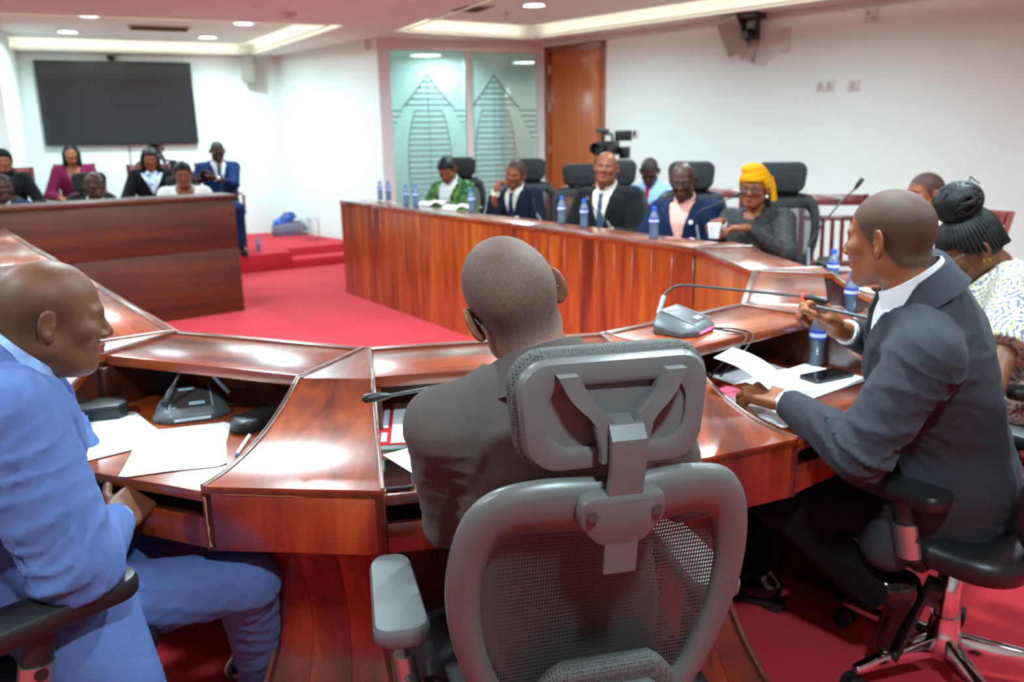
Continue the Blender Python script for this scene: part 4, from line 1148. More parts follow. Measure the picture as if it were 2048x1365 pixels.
CURL = {'rest': [(22, 28, 16)] * 4, 'flat': [(6, 8, 5)] * 4, 'fist': [(72, 95, 50)] * 4, 'grip': [(42, 62, 30), (48, 66, 32), (54, 70, 34), (58, 74, 36)],
        'pen': [(48, 46, 22), (58, 60, 30), (68, 80, 40), (72, 88, 44)], 'pinch': [(30, 38, 18), (40, 52, 26), (52, 66, 32), (60, 74, 36)], 'cheek': [(55, 75, 40)] * 4}
def hand_sdf_factory(pose, fd=(0, -1, 0)):
    U = (.030, .0105, -.0105, -.030); LEN = ((.042, .026, .022), (.046, .029, .023), (.042, .027, .022), (.034, .021, .019))
    segs = []
    for i, cu in enumerate(CURL[pose]):
        p = np.array((U[i], .086 - .006 * abs(i - 1), .0)); ang = 0; spread = (U[i]) * 1.6
        for L_, c, r0 in zip(LEN[i], cu, (.0092, .0084, .0078)):
            ang += R(c); dv = np.array((math.sin(spread) * math.cos(ang), math.cos(spread) * math.cos(ang), -math.sin(ang)))
            q = p + dv * L_; segs.append((p, q, r0, r0 * .9)); p = q
    th = {'fist': ((.62, .6, -.5), (-.1, .85, -.5), (-.45, .8, -.4)), 'grip': ((.5, .68, -.55), (.1, .9, -.42), (-.1, .95, -.3)), 'pen': ((.45, .7, -.55), (.05, .88, -.48), (-.1, .9, -.42)),
          'pinch': ((.42, .7, -.58), (.08, .9, -.42), (0, .95, -.3))}.get(pose, ((.66, .70, -.26), (.42, .9, -.16), (.3, .95, -.1)))
    p = np.array((.026, .022, -.006)); ts = []
    for L_, dv, r0 in zip((.042, .033, .027), th, (.0125, .0105, .0095)):
        q = p + nv(dv) * L_; ts.append((p, q, r0, r0 * .88)); p = q
    def fn(P):
        q = np.abs(P - np.array((0, .046, 0), np.float32)) - np.array((.030, .036, .004), np.float32)
        d = np.linalg.norm(np.maximum(q, 0), axis=1) + np.minimum(q.max(1), 0) - .0105
        d = smin(d, ell(P, (.024, .035, -.006), (.017, .03, .014)), .012)
        s2 = P * np.array((1, 1, 1.25), np.float32)
        d = smin(d, rcone(s2, (0, .02, 0), (0, -.005, 0), .026, .024), .015)
        d = smin(d, rcone(P, (0, -.002, 0), np.asarray(fd) * .12, .0235, .031), .014)
        for a, b, r0, r1 in segs: d = smin(d, rcone(P, a, b, r0, r1), .005)
        for a, b, r0, r1 in ts: d = smin(d, rcone(P, a, b, r0, r1), .008)
        return d
    return fn
HAND_CACHE = {}
def hand_mesh(pose, h, fd):
    e = np.asarray(fd) * .13
    return mesh_sdf(hand_sdf_factory(pose, fd), np.minimum((-.075, -.05, -.10), e - .05), np.maximum((.095, .205, .05), e + .05), h)
HEAD_CACHE = {}

def folds(p, amp, seed):
    r = np.random.RandomState(seed); out = np.zeros(len(p), np.float32)
    for k in range(3):
        d1 = nv(r.randn(3) * (1, 1, 1.4)).astype(np.float32); d2 = nv(r.randn(3)).astype(np.float32); wl = (.11, .075, .05)[k]
        s = np.sin(p @ d1 * np.float32(6.283 / wl) + 1.6 * np.sin(p @ d2 * np.float32(6.283 / (wl * 2.3)) + r.rand() * 6) + r.rand() * 6)
        out += (1 - np.abs(s)) ** 2 * (1, .7, .45)[k]
    return amp * (out - .6)

def ik(S, Wp, hint, la, lb):
    S = np.array(S); Wp = np.array(Wp); d = Wp - S; L_ = np.linalg.norm(d); mx = (la + lb) * .995
    if L_ > mx: la *= L_ / mx; lb *= L_ / mx
    a = (la * la - lb * lb + L_ * L_) / (2 * L_); h = math.sqrt(max(la * la - a * a, 1e-6))
    u = d / L_; hv = np.array(hint) - S; hv = hv - u * (hv @ u); hv = nv(hv)
    return S + u * a + hv * h

PROF = dict(z=[-.20, -.12, -.02, .12, .25, .36, .43, .475, .515],
            suit=([.170, .183, .185, .174, .180, .188, .172, .120, .060], [.12, .138, .138, .128, .130, .128, .105, .080, .056]),
            slim=([.160, .172, .168, .148, .155, .165, .150, .105, .052], [.11, .125, .122, .110, .122, .122, .095, .072, .050]))

PEOPLE = []
def person(label, loc, yaw, head_at, head=(0, 0, 0), skin='skin_b', hair='crop', outfit='suit', jacket='suit_dark', shirt='shirt_white', tie=None, trousers=None,
           arms=None, legs=None, hero=False, build='suit', bulk=1.0, z0=0.0, fold=.004, seed=1, hs=.93, hopt=None, neck_back=.045, shoulder=.0, vneck=.085, vbot=.17, sleeve=1.0, skirt=False, shoe=True, pelvis_h=.565, tw=0.0, nd=.062, arm=1.0, sc=True):
    h = .0065 if hero else .0125; hh = .0036 if hero else .0055
    root = thing('person', label, 'person', (loc[0], loc[1], z0), R(yaw))
    Rz = np.array(Matrix.Rotation(R(yaw), 3, 'Z')); base = np.array((loc[0], loc[1], z0))
    def W(p): return (np.asarray(p, float) - base) @ Rz           # world -> local
    def Wd(d): return np.asarray(d, float) @ Rz
    HC = W(head_at); HR = rot3(*head)                            # head yaw relative to the body
    Pv = np.array((0, 0, pelvis_h))
    Nk = HC + HR @ np.array((0, -neck_back, -.09)) * hs + np.array((0, -.018, -nd)) * hs
    zu = nv(Nk - Pv); TL = np.linalg.norm(Nk - Pv) / .50
    xr = nv(np.cross((-math.sin(R(tw)), math.cos(R(tw)), 0), zu)); yf = np.cross(zu, xr); T = np.stack([xr, yf, zu]).astype(np.float32)
    def tl(p):
        q = (p - Pv.astype(np.float32)) @ T.T; q[:, 2] /= TL; return q
    def tw_(x, y, z): return Pv + xr * x + yf * y + zu * z * TL
    pa, pb = PROF[build]; pz = np.array(PROF['z']); pa = np.array(pa) * bulk; pb = np.array(pb) * bulk
    SW = (.178 if build == 'suit' else .158) * (bulk * .5 + .5) + shoulder
    sh = {s: tw_(sx * SW, -.008, .425) for s, sx in (('L', -1), ('R', 1))}
    lap = arms == 'lap'
    arms = {} if (arms is None or lap) else arms
    if True:
        for s in 'LR':
            if s in arms and 'sh' in arms[s]: sh[s] = sh[s] + np.array(Wd(arms[s]['sh']))
    A = {}
    for s, sx in (('L', -1), ('R', 1)):
        a = dict(arms.get(s, {}))
        wl = W(a['w']) if 'w' in a else np.array(a.get('lw', (sx * .16, .36, .80 if not lap else .64)))
        f = nv(Wd(a['f'])) if 'f' in a else nv(a.get('lf', (-sx * .35, .93, -.05)))
        n = nv(Wd(a['n'])) if 'n' in a else nv(a.get('ln', (0, 0, -1)))
        hint = W(a['hint']) if 'hint' in a else np.array(a.get('lhint', (sx * .42, .02, .55)))
        n = nv(n - f * (n @ f))
        el = W(a['e']) if 'e' in a else ik(sh[s], wl, hint, .295 * max(1, .5 + .5 * bulk), .265)
        A[s] = dict(w=wl, f=f, n=n, e=el, pose=a.get('pose', 'rest'), sh=sh[s], cuff=a.get('cuff', .02))
    G = {}
    for s, sx in (('L', -1), ('R', 1)):
        g = (legs or {}).get(s, {})
        hip = np.array((sx * .09, .02, pelvis_h - .035))
        kn = W(g['k']) if 'k' in g else np.array((sx * .13, .44, .52))
        an = W(g['a']) if 'a' in g else np.array((sx * .13, .40, .10))
        td = nv(Wd(g['t'])) if 't' in g else np.array((sx * .12, .99, -.08))
        G[s] = dict(hip=hip, k=kn, a=an, t=nv(td))
    # ---- body: head and neck, hands, plus the covered trunk
    B = Body(); ho = hopt or {}
    key = (hh, tuple(sorted(ho.items())))
    if key not in HEAD_CACHE:
        HEAD_CACHE[key] = mesh_sdf(lambda p: head_sdf(p, ho), (-.105, -.13, -.135), (.105, .135, .135), hh)
    nb = HR.T @ (Nk - HC) / hs         # neck base in head space
    nr = ho.get('neck', 1.0)
    def hn(p):
        d = head_sdf(p, ho)
        return smin(d, rcone(p, (0, -.030, -.045), nb, .054 * nr, .060 * nr), .03)
    lo = np.minimum((-.105, -.135, -.135), nb - .08); hi = np.maximum((.105, .135, .135), nb + .08)
    V, Qd = mesh_sdf(hn, lo, hi, hh)
    at = hair_mask(V, hair) if hair in ('crop', 'bald', 'beard', 'short') else np.where(hair_mask(V, 'crop') < 0, -1, np.where(V[:, 2] > .012, hair_mask(V, 'crop') * (V[:, 1] > .05), 0))
    B.add(V * hs @ HR.T + HC, Qd, 0, at)
    if ho.get('eyes', True):
        for sx in (-1, 1):
            for r_, c_, mi in ((.0115, (sx * .031, .0735, .0015), 1), (.0060, (sx * .031 + ho.get('gaze', 0), .0802, .0012), 2)):
                Vs, Qs = mesh_sdf(lambda p, c=c_, r=r_: np.linalg.norm(p - np.array(c, np.float32), axis=1) - r, np.array(c_) - .016, np.array(c_) + .016, .0028)
                B.add(Vs * hs @ HR.T + HC, Qs, mi)
    for s in 'LR':
        a = A[s]
        sd = np.cross(a['f'], a['n']) * (1 if s == 'R' else -1)
        Bm = np.stack([sd, a['f'], -a['n']], 1)
        V, Qd = hand_mesh(a['pose'], hh if not hero else .0034, nv(a['e'] - a['w']) @ Bm)
        V2 = V @ Bm.T + a['w'];
        if s == 'L': Qd = Qd[:, ::-1]
        B.add(V2, Qd)
        bare = outfit == 'dress'
    def core(p):
        q = tl(p); z = q[:, 2]
        a_ = np.interp(z, pz, pa * .8); b_ = np.interp(z, pz, pb * .8)
        d = (np.sqrt((q[:, 0] / a_) ** 2 + (q[:, 1] / b_) ** 2) - 1) * np.minimum(a_, b_); d = np.maximum(d, np.maximum(-.12 - z, z - .49))
        for s in 'LR':
            a = A[s]; g = G[s]
            d = smin(d, rcone(p, a['sh'], a['e'], .046, .040), .02); d = smin(d, rcone(p, a['e'], a['w'], .040, .027), .01)
            d = smin(d, rcone(p, g['hip'], g['k'], .070, .050), .02); d = smin(d, rcone(p, g['k'], g['a'], .046, .034), .01)
        return d
    allp = np.array([Pv, Nk] + [x for s in 'LR' for x in (A[s]['sh'], A[s]['e'], A[s]['w'], G[s]['hip'], G[s]['k'], G[s]['a'])])
    V, Qd = mesh_sdf(core, allp.min(0) - .25, allp.max(0) + .2, .009 if outfit == 'dress' and hero else .016)
    B.add(V, Qd)
    B.build('body', [skin, 'eye_white', 'iris'], root)
    # ---- upper garment
    fm = fold
    def torso(p, grow, zlo, zhi, q=None):
        q = tl(p) if q is None else q
        z = q[:, 2]; a_ = np.interp(z, pz, pa) + grow; b_ = np.interp(z, pz, pb) + grow
        n_ = 2.3
        r_ = (np.abs(q[:, 0] / a_) ** n_ + np.abs(q[:, 1] / b_) ** n_) ** (1 / n_)
        d = (r_ - 1) * np.minimum(a_, b_)
        return smax(d, np.maximum(zlo - z, z - zhi), .02)
    top_z = .50
    def upper(p, grow, sleeves=True, cut=None, zlo=-.13, fa=fm):
        q = tl(p); d = torso(p, grow, zlo, top_z, q)
        for s, sx in (('L', -1), ('R', 1)):
            nb_ = tw_(sx * .045, -.012, .475)
            d = smin(d, rcone(p, nb_, A[s]['sh'], .045 + grow, .058 * bulk + grow), .04)
        mask = .25 * np.ones(len(p), np.float32)
        if sleeves:
            for s in 'LR':
                a = A[s]; fe = a['e'] + (a['w'] - a['e']) * (1 - a['cuff'] / .26) * 1.0
                up_end = a['sh'] + (a['e'] - a['sh']) * sleeve if sleeve < 1 else a['e']
                u = rcone(p, a['sh'], up_end, (.068 * bulk * arm + grow), (.057 * bulk * arm + grow) * (1 if sleeve == 1 else 1.12))
                d = smin(d, u, .03)
                if sleeve == 1:
                    v = rcone(p, a['e'], fe, .056 * bulk * arm + grow, .040 + grow)
                    ab = nv(fe - a['e']).astype(np.float32); v = smax(v, (p - fe.astype(np.float32)) @ ab - .004, .006)
                    d = smin(d, v, .018)
                else:
                    ab = nv(up_end - a['sh']).astype(np.float32); d = smax(d, np.where(np.linalg.norm(p - up_end.astype(np.float32), axis=1) < .13, (p - up_end.astype(np.float32)) @ ab, -1), .008)
                mask = np.maximum(mask, 1 - sstep(.05, .19, np.linalg.norm(p - a['e'].astype(np.float32), axis=1)))
                mask = np.maximum(mask, .8 * (1 - sstep(.05, .16, np.linalg.norm(p - (a['sh'] * .75 + a['e'] * .25 + Pv * 0).astype(np.float32) - np.float32(0), axis=1))))
        mask = np.maximum(mask, .6 * (1 - sstep(.0, .22, q[:, 2])))
        if fa: d = d - folds(p, fa, seed) * mask
        return d, q
    blo = allp[[0, 1, 2, 3, 4, 8, 9, 10]].min(0) - .16; bhi = allp[[0, 1, 2, 3, 4, 8, 9, 10]].max(0) + .13
    ud = -yf; 
    def collar(nm, mt, r0, r1, zl, zh, ang, th, drop=.0, sub=None, flare=.0, taper=False):
        """standing band round the neck, open at the throat"""
        ax_ = nv(nv(HC + HR @ np.array((0, -.03, -.05)) - Nk) * .6 + zu * .4); fx = xr; fy = nv(np.cross(ax_, fx))
        fx = np.cross(fy, ax_); rings = []
        for k in range(25):
            ph = R(-ang + 2 * ang * k / 24); c, s_ = math.cos(ph), math.sin(ph)   # 0 = nape
            dz = -drop * (1 - c) / 2
            def pp(r, z): return tuple(Nk + fx * s_ * r * 1.0 - fy * c * r * 1.05 + ax_ * (z + dz))
            tp = 1 - .75 * sstep(.55, 1.0, abs(k - 12) / 12) if taper else 1.0
            zt = zl + (zh - zl) * tp; rr1 = r0 + flare + (r1 - r0 - flare) * tp
            rings.append([pp(r0 + flare, zl), pp(rr1, zt), pp(rr1 - th, zt + .001), pp(r0 + flare - th, zl)])
        return MB().loft(rings).build(nm, mt, root if sub is None else sub, smooth=50)
    cr = .064 * nr
    if outfit == 'suit':
        def vcut(q):
            w_ = vneck * np.clip((q[:, 2] - vbot) / (.50 - vbot), 0, 1.2)
            return np.maximum(np.abs(q[:, 0]) - w_, np.maximum(.0 - q[:, 1], vbot - q[:, 2]))
        def jk(p):
            d, q = upper(p, .0)
            w_ = vneck * np.clip((q[:, 2] - vbot) / (.50 - vbot), 0, 1.2)
            e = np.abs(q[:, 0]) - w_; lw = .062 * np.clip((q[:, 2] - vbot) / .2, 0, 1) * sstep(.50, .44, q[:, 2])
            lap = sstep(-.004, .0, e) * (1 - sstep(-.003, .003, e - lw)) * (q[:, 1] > .02)
            d = d - .006 * lap
            if vneck: d = smax(d, -vcut(q), .006)
            line = (np.abs(q[:, 0] - .012) < .004) & (q[:, 1] > .03) & (q[:, 2] < vbot)
            return d + .006 * line
        fj = jk
        if skirt:
            pts = [(np.asarray(W(a0)), np.asarray(W(a1)), r0, r1) for a0, a1, r0, r1 in skirt]
            def fj(p):
                d = jk(p)
                for a0, a1, r0, r1 in pts: d = smin(d, rcone(p, a0, a1, r0, r1), .05)
                return d
            blo = np.minimum(blo, np.min([np.minimum(a0, a1) for a0, a1, _, _ in pts], 0) - .15); bhi = np.maximum(bhi, np.max([np.maximum(a0, a1) for a0, a1, _, _ in pts], 0) + .12)
        jo = cloth_obj('jacket', jacket, root, fj, blo, bhi, h)
        collar('jacket_collar', jacket, cr + .021, cr + .011, -.024, .036, 128, .008, .045, jo, .020, True)
        so = cloth_obj('shirt', shirt, root, lambda p: torso(p, -.011, -.05, .49), blo, bhi, max(h, .009))
        if sc: collar('shirt_collar', shirt, cr + .007, cr + .002, -.012, .047, 160, .004, .034, so, .006)
        for s in 'LR':
            a = A[s]; u = nv(a['w'] - a['e']); c0 = a['w'] - u * (a['cuff'] + .02); c1 = a['w'] - u * (a['cuff'] - .013)
            MB().tube([tuple(c0), tuple(c1)], [.036, .035], 14).build('cuff', shirt, so, smooth=50)
    elif outfit == 'shirt':
        so = cloth_obj('shirt', shirt, root, lambda p: upper(p, -.008)[0], blo, bhi, h)
        collar('shirt_collar', shirt, cr + .018, cr + .004, .0, .045, 160, .005, .034, so, .008)
    else:
        so = cloth_obj('dress' if outfit == 'dress' else 'top', jacket, root, lambda p: smax(upper(p, -.006, zlo=-.2)[0], -ell(tl(p), (0, .07, .50), (.062, .085, .05)), .01), blo - .08, bhi + .05, h)
    if tie:
        rings = []
        for z, wd in ((.472, .016), (.455, .021), (.44, .015), (.40, .02), (.30, .03), (.2, .036), (.10, .040), (.05, .036), (.03, .002)):
            b_ = float(np.interp(z, pz, pb)) - .011 + .004; a_ = float(np.interp(z, pz, pa))
            yy = b_ * 1.0 + .003; rings.append([tuple(tw_(sx * wd, yy + dd - (.1 * wd if sx else 0), z)) for sx, dd in ((-1, 0), (0, .006), (1, 0), (0, -.004))])
        MB().loft(rings).build('tie', tie, so, smooth=50)
    # ---- trousers and shoes
    tm = trousers or (jacket if outfit == 'suit' else 'trouser_black')
    def tr(p):
        d = ell(p, Pv + np.array((0, 0, -.02)), (.18 * bulk, .15, .115))
        for s in 'LR':
            g = G[s]; ff = g['a'] + nv(g['k'] - g['a']) * .02
            l = smin(rcone(p, g['hip'], g['k'], .088 * bulk, .066), rcone(p, g['k'], ff, .064, .056), .03)
            l = smax(l, -((p - ff.astype(np.float32)) @ nv(g['k'] - g['a']).astype(np.float32)) - .02, .01)
            d = smin(d, l, .03)
        return d - folds(p, fm * .45, seed + 5)
    lp = np.array([Pv] + [x for s in 'LR' for x in (G[s]['hip'], G[s]['k'], G[s]['a'])])
    cloth_obj('trousers' if outfit != 'dress' else 'skirt', tm, root, tr, lp.min(0) - .2, lp.max(0) + .16, max(h, .009) if hero else .016)
    if shoe:
        for s, sx in (('L', -1), ('R', 1)):
            g = G[s]; f = g['t']; up = nv(nv(g['k'] - g['a']) - f * (nv(g['k'] - g['a']) @ f)); sd = np.cross(f, up)
            Bm = np.stack([sd, f, up], 1).astype(np.float32)
            def sf(q):
                d = rcone(q * np.array((1, 1, 1.15), np.float32), (0, -.055, -.045), (0, .13, -.062), .042, .034)
                d = smin(d, rcone(q, (0, -.03, -.03), (0, -.02, .03), .042, .045), .03)
                return smax(d, -.083 - q[:, 2], .004)
            V, Qd = mesh_sdf(sf, (-.06, -.115, -.10), (.06, .185, .09), .009 if not hero else .006)
            b = Body(); b.add(V @ Bm.T + g['a'], Qd); sho = b.build('shoe', ['shoe'], root)
            out = [(.036, .15), (.042, .10), (.034, .02), (.03, -.04), (.034, -.09), (.0, -.104), (-.034, -.09), (-.03, -.04), (-.034, .02), (-.042, .10), (-.036, .15), (0, .178)]
            out = spline(out, 3, True)
            rings = [[tuple(g['a'] + Bm @ np.array((x, y, z))) for x, y in out] for z in (-.094, -.084)]
            sl = MB().loft(rings).build('sole', 'sole', sho)
            heel = [(x, y) for x, y in out if y < -.025]
            rings = [[tuple(g['a'] + Bm @ np.array((x, y, z))) for x, y in heel] for z in (-.115, -.093)]
            MB().loft(rings).build('heel', 'sole', sho)
    info = dict(root=root, HC=HC, HR=HR, hs=hs, A=A, Rz=Rz, base=base, W=W, tw=tw_, Nk=Nk)
    PEOPLE.append(info)
    return info

def on_head(I, name, fn, lo, hi, h, mt, parent=None):
    V, Qd = mesh_sdf(fn, lo, hi, h)
    b = Body(); b.add(V * I['hs'] @ I['HR'].T + I['HC'], Qd); return b.build(name, [mt], parent or I['root'])
def head_pts(I, pts): return [tuple(I['HR'] @ (np.array(p) * I['hs']) + I['HC']) for p in pts]

def hair_cap(p, g=.012, low=-.06, front=.062):
    d = smin(ell(p, (0, -.014, .032), (.0775 + g, .100 + g, .088 + g)), ell(p, (0, -.055, .0), (.066 + g, .055 + g, .07 + g)), .03)
    line = np.interp(p[:, 1], [-.12, -.02, .012, .03, .055, .08, .12], [low, low + .01, -.01, .012, .05, front, front + .02]).astype(np.float32)
    return smax(d, line - p[:, 2], .012)
def glasses(I, mt='black_plastic', lens=True):
    g = None
    mb = MB()
    for sx in (-1, 1):
        c = (sx * .032, .103, -.001)
        mb.tube(head_pts(I, [(c[0] + .023 * math.cos(a), c[1] - .006 * abs(math.cos(a)), c[2] + .017 * math.sin(a)) for a in np.linspace(0, 2 * math.pi, 17)]), .0016, 5)
        mb.tube(head_pts(I, [(sx * .055, .096, .004), (sx * .074, .05, .008), (sx * .080, .0, .010), (sx * .082, -.022, .006), (sx * .080, -.036, -.012)]), .0018, 5)
    mb.tube(head_pts(I, [(-.009, .103, .003), (0, .107, .006), (.009, .103, .003)]), .0016, 5)
    o = mb.build('spectacles', mt, I['root'], smooth=60)
    if lens:
        for sx in (-1, 1):
            ring = head_pts(I, [(sx * .032 + .022 * math.cos(a), .1025 - .006 * abs(math.cos(a)), -.001 + .016 * math.sin(a)) for a in np.linspace(0, 2 * math.pi, 13)[:-1]])
            MB().add(ring, [tuple(range(12))]).build('lens', 'lens_glass', o)
    return o
# ------------------------------------------------------------------ people
# foreground
I_c = person('person in grey-brown suit seated in the foreground, back to us, shaved head', (.10, 1.40), 12, (.0, 1.361, 1.182), head=(4, 14, -21), skin='skin_hero', outfit='suit', jacket='suit_umber', shirt='shirt_white', hero=True,
             fold=.005, seed=3, bulk=.96, sc=False, neck_back=.025, nd=.02, arms={'L': dict(w=(.02, 1.66, .80), f=(.8, .5, 0), hint=(-.24, 1.36, .55)), 'R': dict(w=(.24, 1.72, .80), f=(-.8, .4, 0), hint=(.42, 1.45, .6))}, trousers='trouser_brown')
glasses(I_c)
I_l = person('person in bright blue suit leaning over papers at the left edge', (-1.12, 1.52), -58, (-.926, 1.627, 1.115), head=(-2, 12, 0), skin='skin_b', hair='bald', outfit='suit', jacket='suit_blue', shirt='shirt_blue', hero=True, bulk=1.14, arm=1.25, fold=.010, seed=4, nd=.005,
             arms={'R': dict(w=(-.83, 1.58, .69), e=(-.805, 1.36, .705), f=(.1, .95, .1), n=(-.6, 0, -.8)), 'L': dict(w=(-.93, 1.80, .67), f=(.5, -.6, 0), hint=(-1.1, 2.0, .6))},
             legs={'R': dict(k=(-.60, 1.65, .50), a=(-.66, 1.85, .10), t=(.5, .85, -.05)), 'L': dict(k=(-.74, 1.90, .52), a=(-.72, 1.98, .10), t=(.5, .85, -.05))}, hopt=dict(neck=1.18, fat=1, jaw=1.08),
             skirt=[((-.91, 1.40, .60), (-.815, 1.355, .38), .075, .06), ((-.84, 1.47, .58), (-.75, 1.41, .36), .07, .055), ((-.84, 1.41, .52), (-.78, 1.385, .42), .07, .065)])
I_r = person('person in dark suit at the right speaking into a microphone, holding papers and pen', (1.16, 2.01), 66, (.897, 1.948, 1.205), head=(-24, 8, 0), skin='skin_a', hair='crop', outfit='suit', jacket='suit_dark', shirt='shirt_white', hero=True, bulk=1.12, arm=1.05, fold=.010, seed=8, trousers='trouser_black', nd=.035,
             arms={'L': dict(w=(.675, 1.95, .80), f=(-.75, .62, .1), n=(.2, .1, -1), pose='pinch', e=(.775, 1.715, .755)), 'R': dict(w=(.875, 2.16, .935), f=(-.62, .1, .78), n=(-.75, -.3, -.6), pose='pen', hint=(1.3, 2.4, .75), cuff=.06)},
             legs={'L': dict(k=(.70, 2.03, .50), a=(.965, 1.935, .26), t=(-.22, .16, -.95)), 'R': dict(k=(.84, 2.32, .52), a=(.75, 2.35, .10), t=(-.8, .5, -.08))}, hopt=dict(neck=1.12, nape=1),
             skirt=[((1.04, 1.86, .60), (.95, 1.90, .43), .09, .07), ((1.12, 1.84, .6), (1.10, 1.84, .48), .08, .05)])
I_b = person('woman with black hair bun and patterned dress looking down at the right edge', (1.80, 2.78), 78, (1.561, 2.788, 1.06), head=(8, 30, 0), skin='skin_b', hair='long', outfit='dress', jacket='dress_print', trousers='dress_print', build='slim', bulk=1.4, hero=True, fold=.003, seed=9, sleeve=.62, nd=.01,
             arms={'L': dict(w=(1.36, 2.62, .79), f=(-.9, .3, 0), hint=(1.55, 2.35, .7)), 'R': dict(w=(1.4, 2.95, .80), f=(-.9, -.1, 0), hint=(1.9, 3.1, .75))})
I_m = person('man with shaved head in white shirt seated behind the woman with the hair bun', (2.36, 4.58), 100, (2.275, 4.553, 1.115), head=(0, 4, 0), skin='skin_e', outfit='shirt', shirt='shirt_white', seed=12, arms='lap')
# far right row
FAR = 145
def far_loc(h, yaw=FAR, d=.11):
    return (h[0] + math.sin(R(yaw)) * d, h[1] - math.cos(R(yaw)) * d)
def fp(label, h, yaw=FAR, **k):
    return person(label, far_loc(h, yaw), yaw, h, **k)
I_g = fp('woman in green patterned jacket and white top looking down at the far desk', (-.594, 7.955, 1.163), head=(22, 30, 6), skin='skin_e', hair='long', outfit='suit', jacket='green_print', shirt='shirt_white', trousers='trouser_black', build='slim', bulk=1.15, vneck=.11, vbot=.1, seed=21)
I_n = fp('man in navy suit resting his cheek on his fist', (.05, 6.986, 1.16), head=(14, 12, -16), skin='skin_e', outfit='suit', jacket='suit_navy', shirt='shirt_cream', tie='tie_navy', seed=22,
             arms={'R': dict(w=(-.11, 6.86, 1.03), f=(.35, .25, .9), n=(.8, .4, -.2), pose='fist', hint=(-.2, 6.9, .7))})
I_d = fp('heavy man in charcoal suit and dark tie looking up from the far desk', (.702, 6.055, 1.229), head=(20, -2, -4), skin='skin_e', hair='bald', outfit='suit', jacket='suit_char', shirt='shirt_cream', tie='tie_slate', bulk=1.18, seed=23, hopt=dict(jaw=1.08, fat=1, neck=1.1))
I_s = fp('man in light blue shirt and red tie looking down in the second row', (1.207, 7.189, 1.148), 150, head=(14, 34, 0), skin='skin_d', outfit='shirt', shirt='shirt_blue', tie='tie_red', seed=24, arms='lap')
I_p = fp('man with spectacles in blue suit and pink checked shirt', (1.119, 5.368, 1.161), head=(14, 14, 0), skin='skin_d', hair='bald', outfit='suit', jacket='suit_mid', shirt='pink_check', bulk=1.1, seed=25)
glasses(I_p)
I_y = fp('woman with yellow headscarf in black lace top at a microphone', (1.447, 4.92, 1.14), 135, head=(14, 6, -3), skin='skin_e', hair='long', outfit='top', jacket='lace', trousers='yellow', build='slim', bulk=1.18, seed=26,
             arms={'R': dict(w=(1.22, 4.76, .955), f=(-.75, -.35, -.1), n=(.1, -.5, -.8), pose='grip', hint=(1.35, 5.2, .6)), 'L': dict(w=(1.34, 4.66, .93), f=(-.95, .1, .0), hint=(1.85, 4.55, .62))}, hopt=dict(jaw=.95))
glasses(I_y)
# head desk and platform
I_e2 = fp('man in blue suit with red tie behind the head desk at the left edge', (-4.27, 7.02, 1.12), 218, head=(14, 6, 0), skin='skin_d', outfit='suit', jacket='suit_royal', shirt='shirt_white', tie='tie_red', seed=31)
I_bd = fp('bald man slumped low behind the head desk', (-3.713, 7.487, 1.102), 215, head=(14, -6, 0), skin='skin_d', hair='bald', outfit='suit', jacket='suit_black', shirt='shirt_cream', seed=32)
I_w = fp('woman in white jacket with dark cropped hair behind the head desk', (-3.101, 7.967, 1.168), 205, head=(-4, 14, 0), skin='skin_e', hair='crop', outfit='suit', jacket='white_jacket', shirt='skin_e', build='slim', bulk=1.16, seed=33, hopt=dict(jaw=.95), vneck=.09, vbot=.2)
I_e1 = fp('woman in black with a black head covering at the left edge', (-5.243, 8.722, 1.305), 205, head=(10, 4, 0), skin='skin_c', hair='long', outfit='top', jacket='suit_black', build='slim', bulk=1.15, seed=34, z0=.205, arms='lap', hopt=dict(jaw=.95))
I_mr = fp('woman in maroon jacket seated under the wall screen', (-5.257, 10.124, 1.35), 205, head=(0, 2, 0), skin='skin_c', hair='long', outfit='suit', jacket='maroon', shirt='skin_c', build='slim', bulk=1.12, seed=35, z0=.205, arms='lap', hopt=dict(jaw=.95))
I_bw = fp('woman with long black hair, black jacket and blue print top', (-3.981, 9.336, 1.289), 205, head=(0, 12, 0), skin='skin_e', hair='long', outfit='suit', jacket='suit_black', shirt='blue_print', build='slim', bulk=1.15, seed=36, z0=.205, arms='lap', vneck=.12, hopt=dict(jaw=.95))
I_cm = fp('man with a black cap mostly hidden behind the long-haired woman', (-4.257, 10.187, 1.396), 205, head=(-10, 4, 0), skin='skin_d', outfit='suit', jacket='suit_black', seed=37, z0=.205,
              arms={'L': dict(w=(-4.10, 10.02, 1.24), f=(-.3, 0, .95), n=(-.9, -.2, 0), pose='fist', hint=(-4.0, 10.1, .9)), 'R': dict(lw=(.15, .36, .66))})
I_bf = fp('man in blue suit looking at a phone near the platform edge', (-3.302, 9.559, 1.355), 205, head=(2, 26, 0), skin='skin_d', outfit='suit', jacket='suit_royal', shirt='shirt_white', tie='tie_slate', seed=38, z0=.205,
              arms={'L': dict(w=(-3.27, 9.30, 1.07), f=(-.9, -.2, .1), n=(.2, .6, .7), pose='grip', hint=(-3.0, 9.5, .8)), 'R': dict(w=(-3.50, 9.34, 1.04), f=(.9, -.3, .1), n=(-.2, .6, .7), pose='grip', hint=(-3.7, 9.5, .8))})

# ---- hair, scarves, caps
LO, HI = (-.16, -.2, -.34), (.16, .16, .22)
def strands(I, n, r, top, fn, name='braid', mt='hair_black'):
    mb = MB()
    for k in range(n): mb.tube(head_pts(I, fn(k / n)), r, 5)
    o = mb.build(name, mt, I['root'], smooth=60); return o
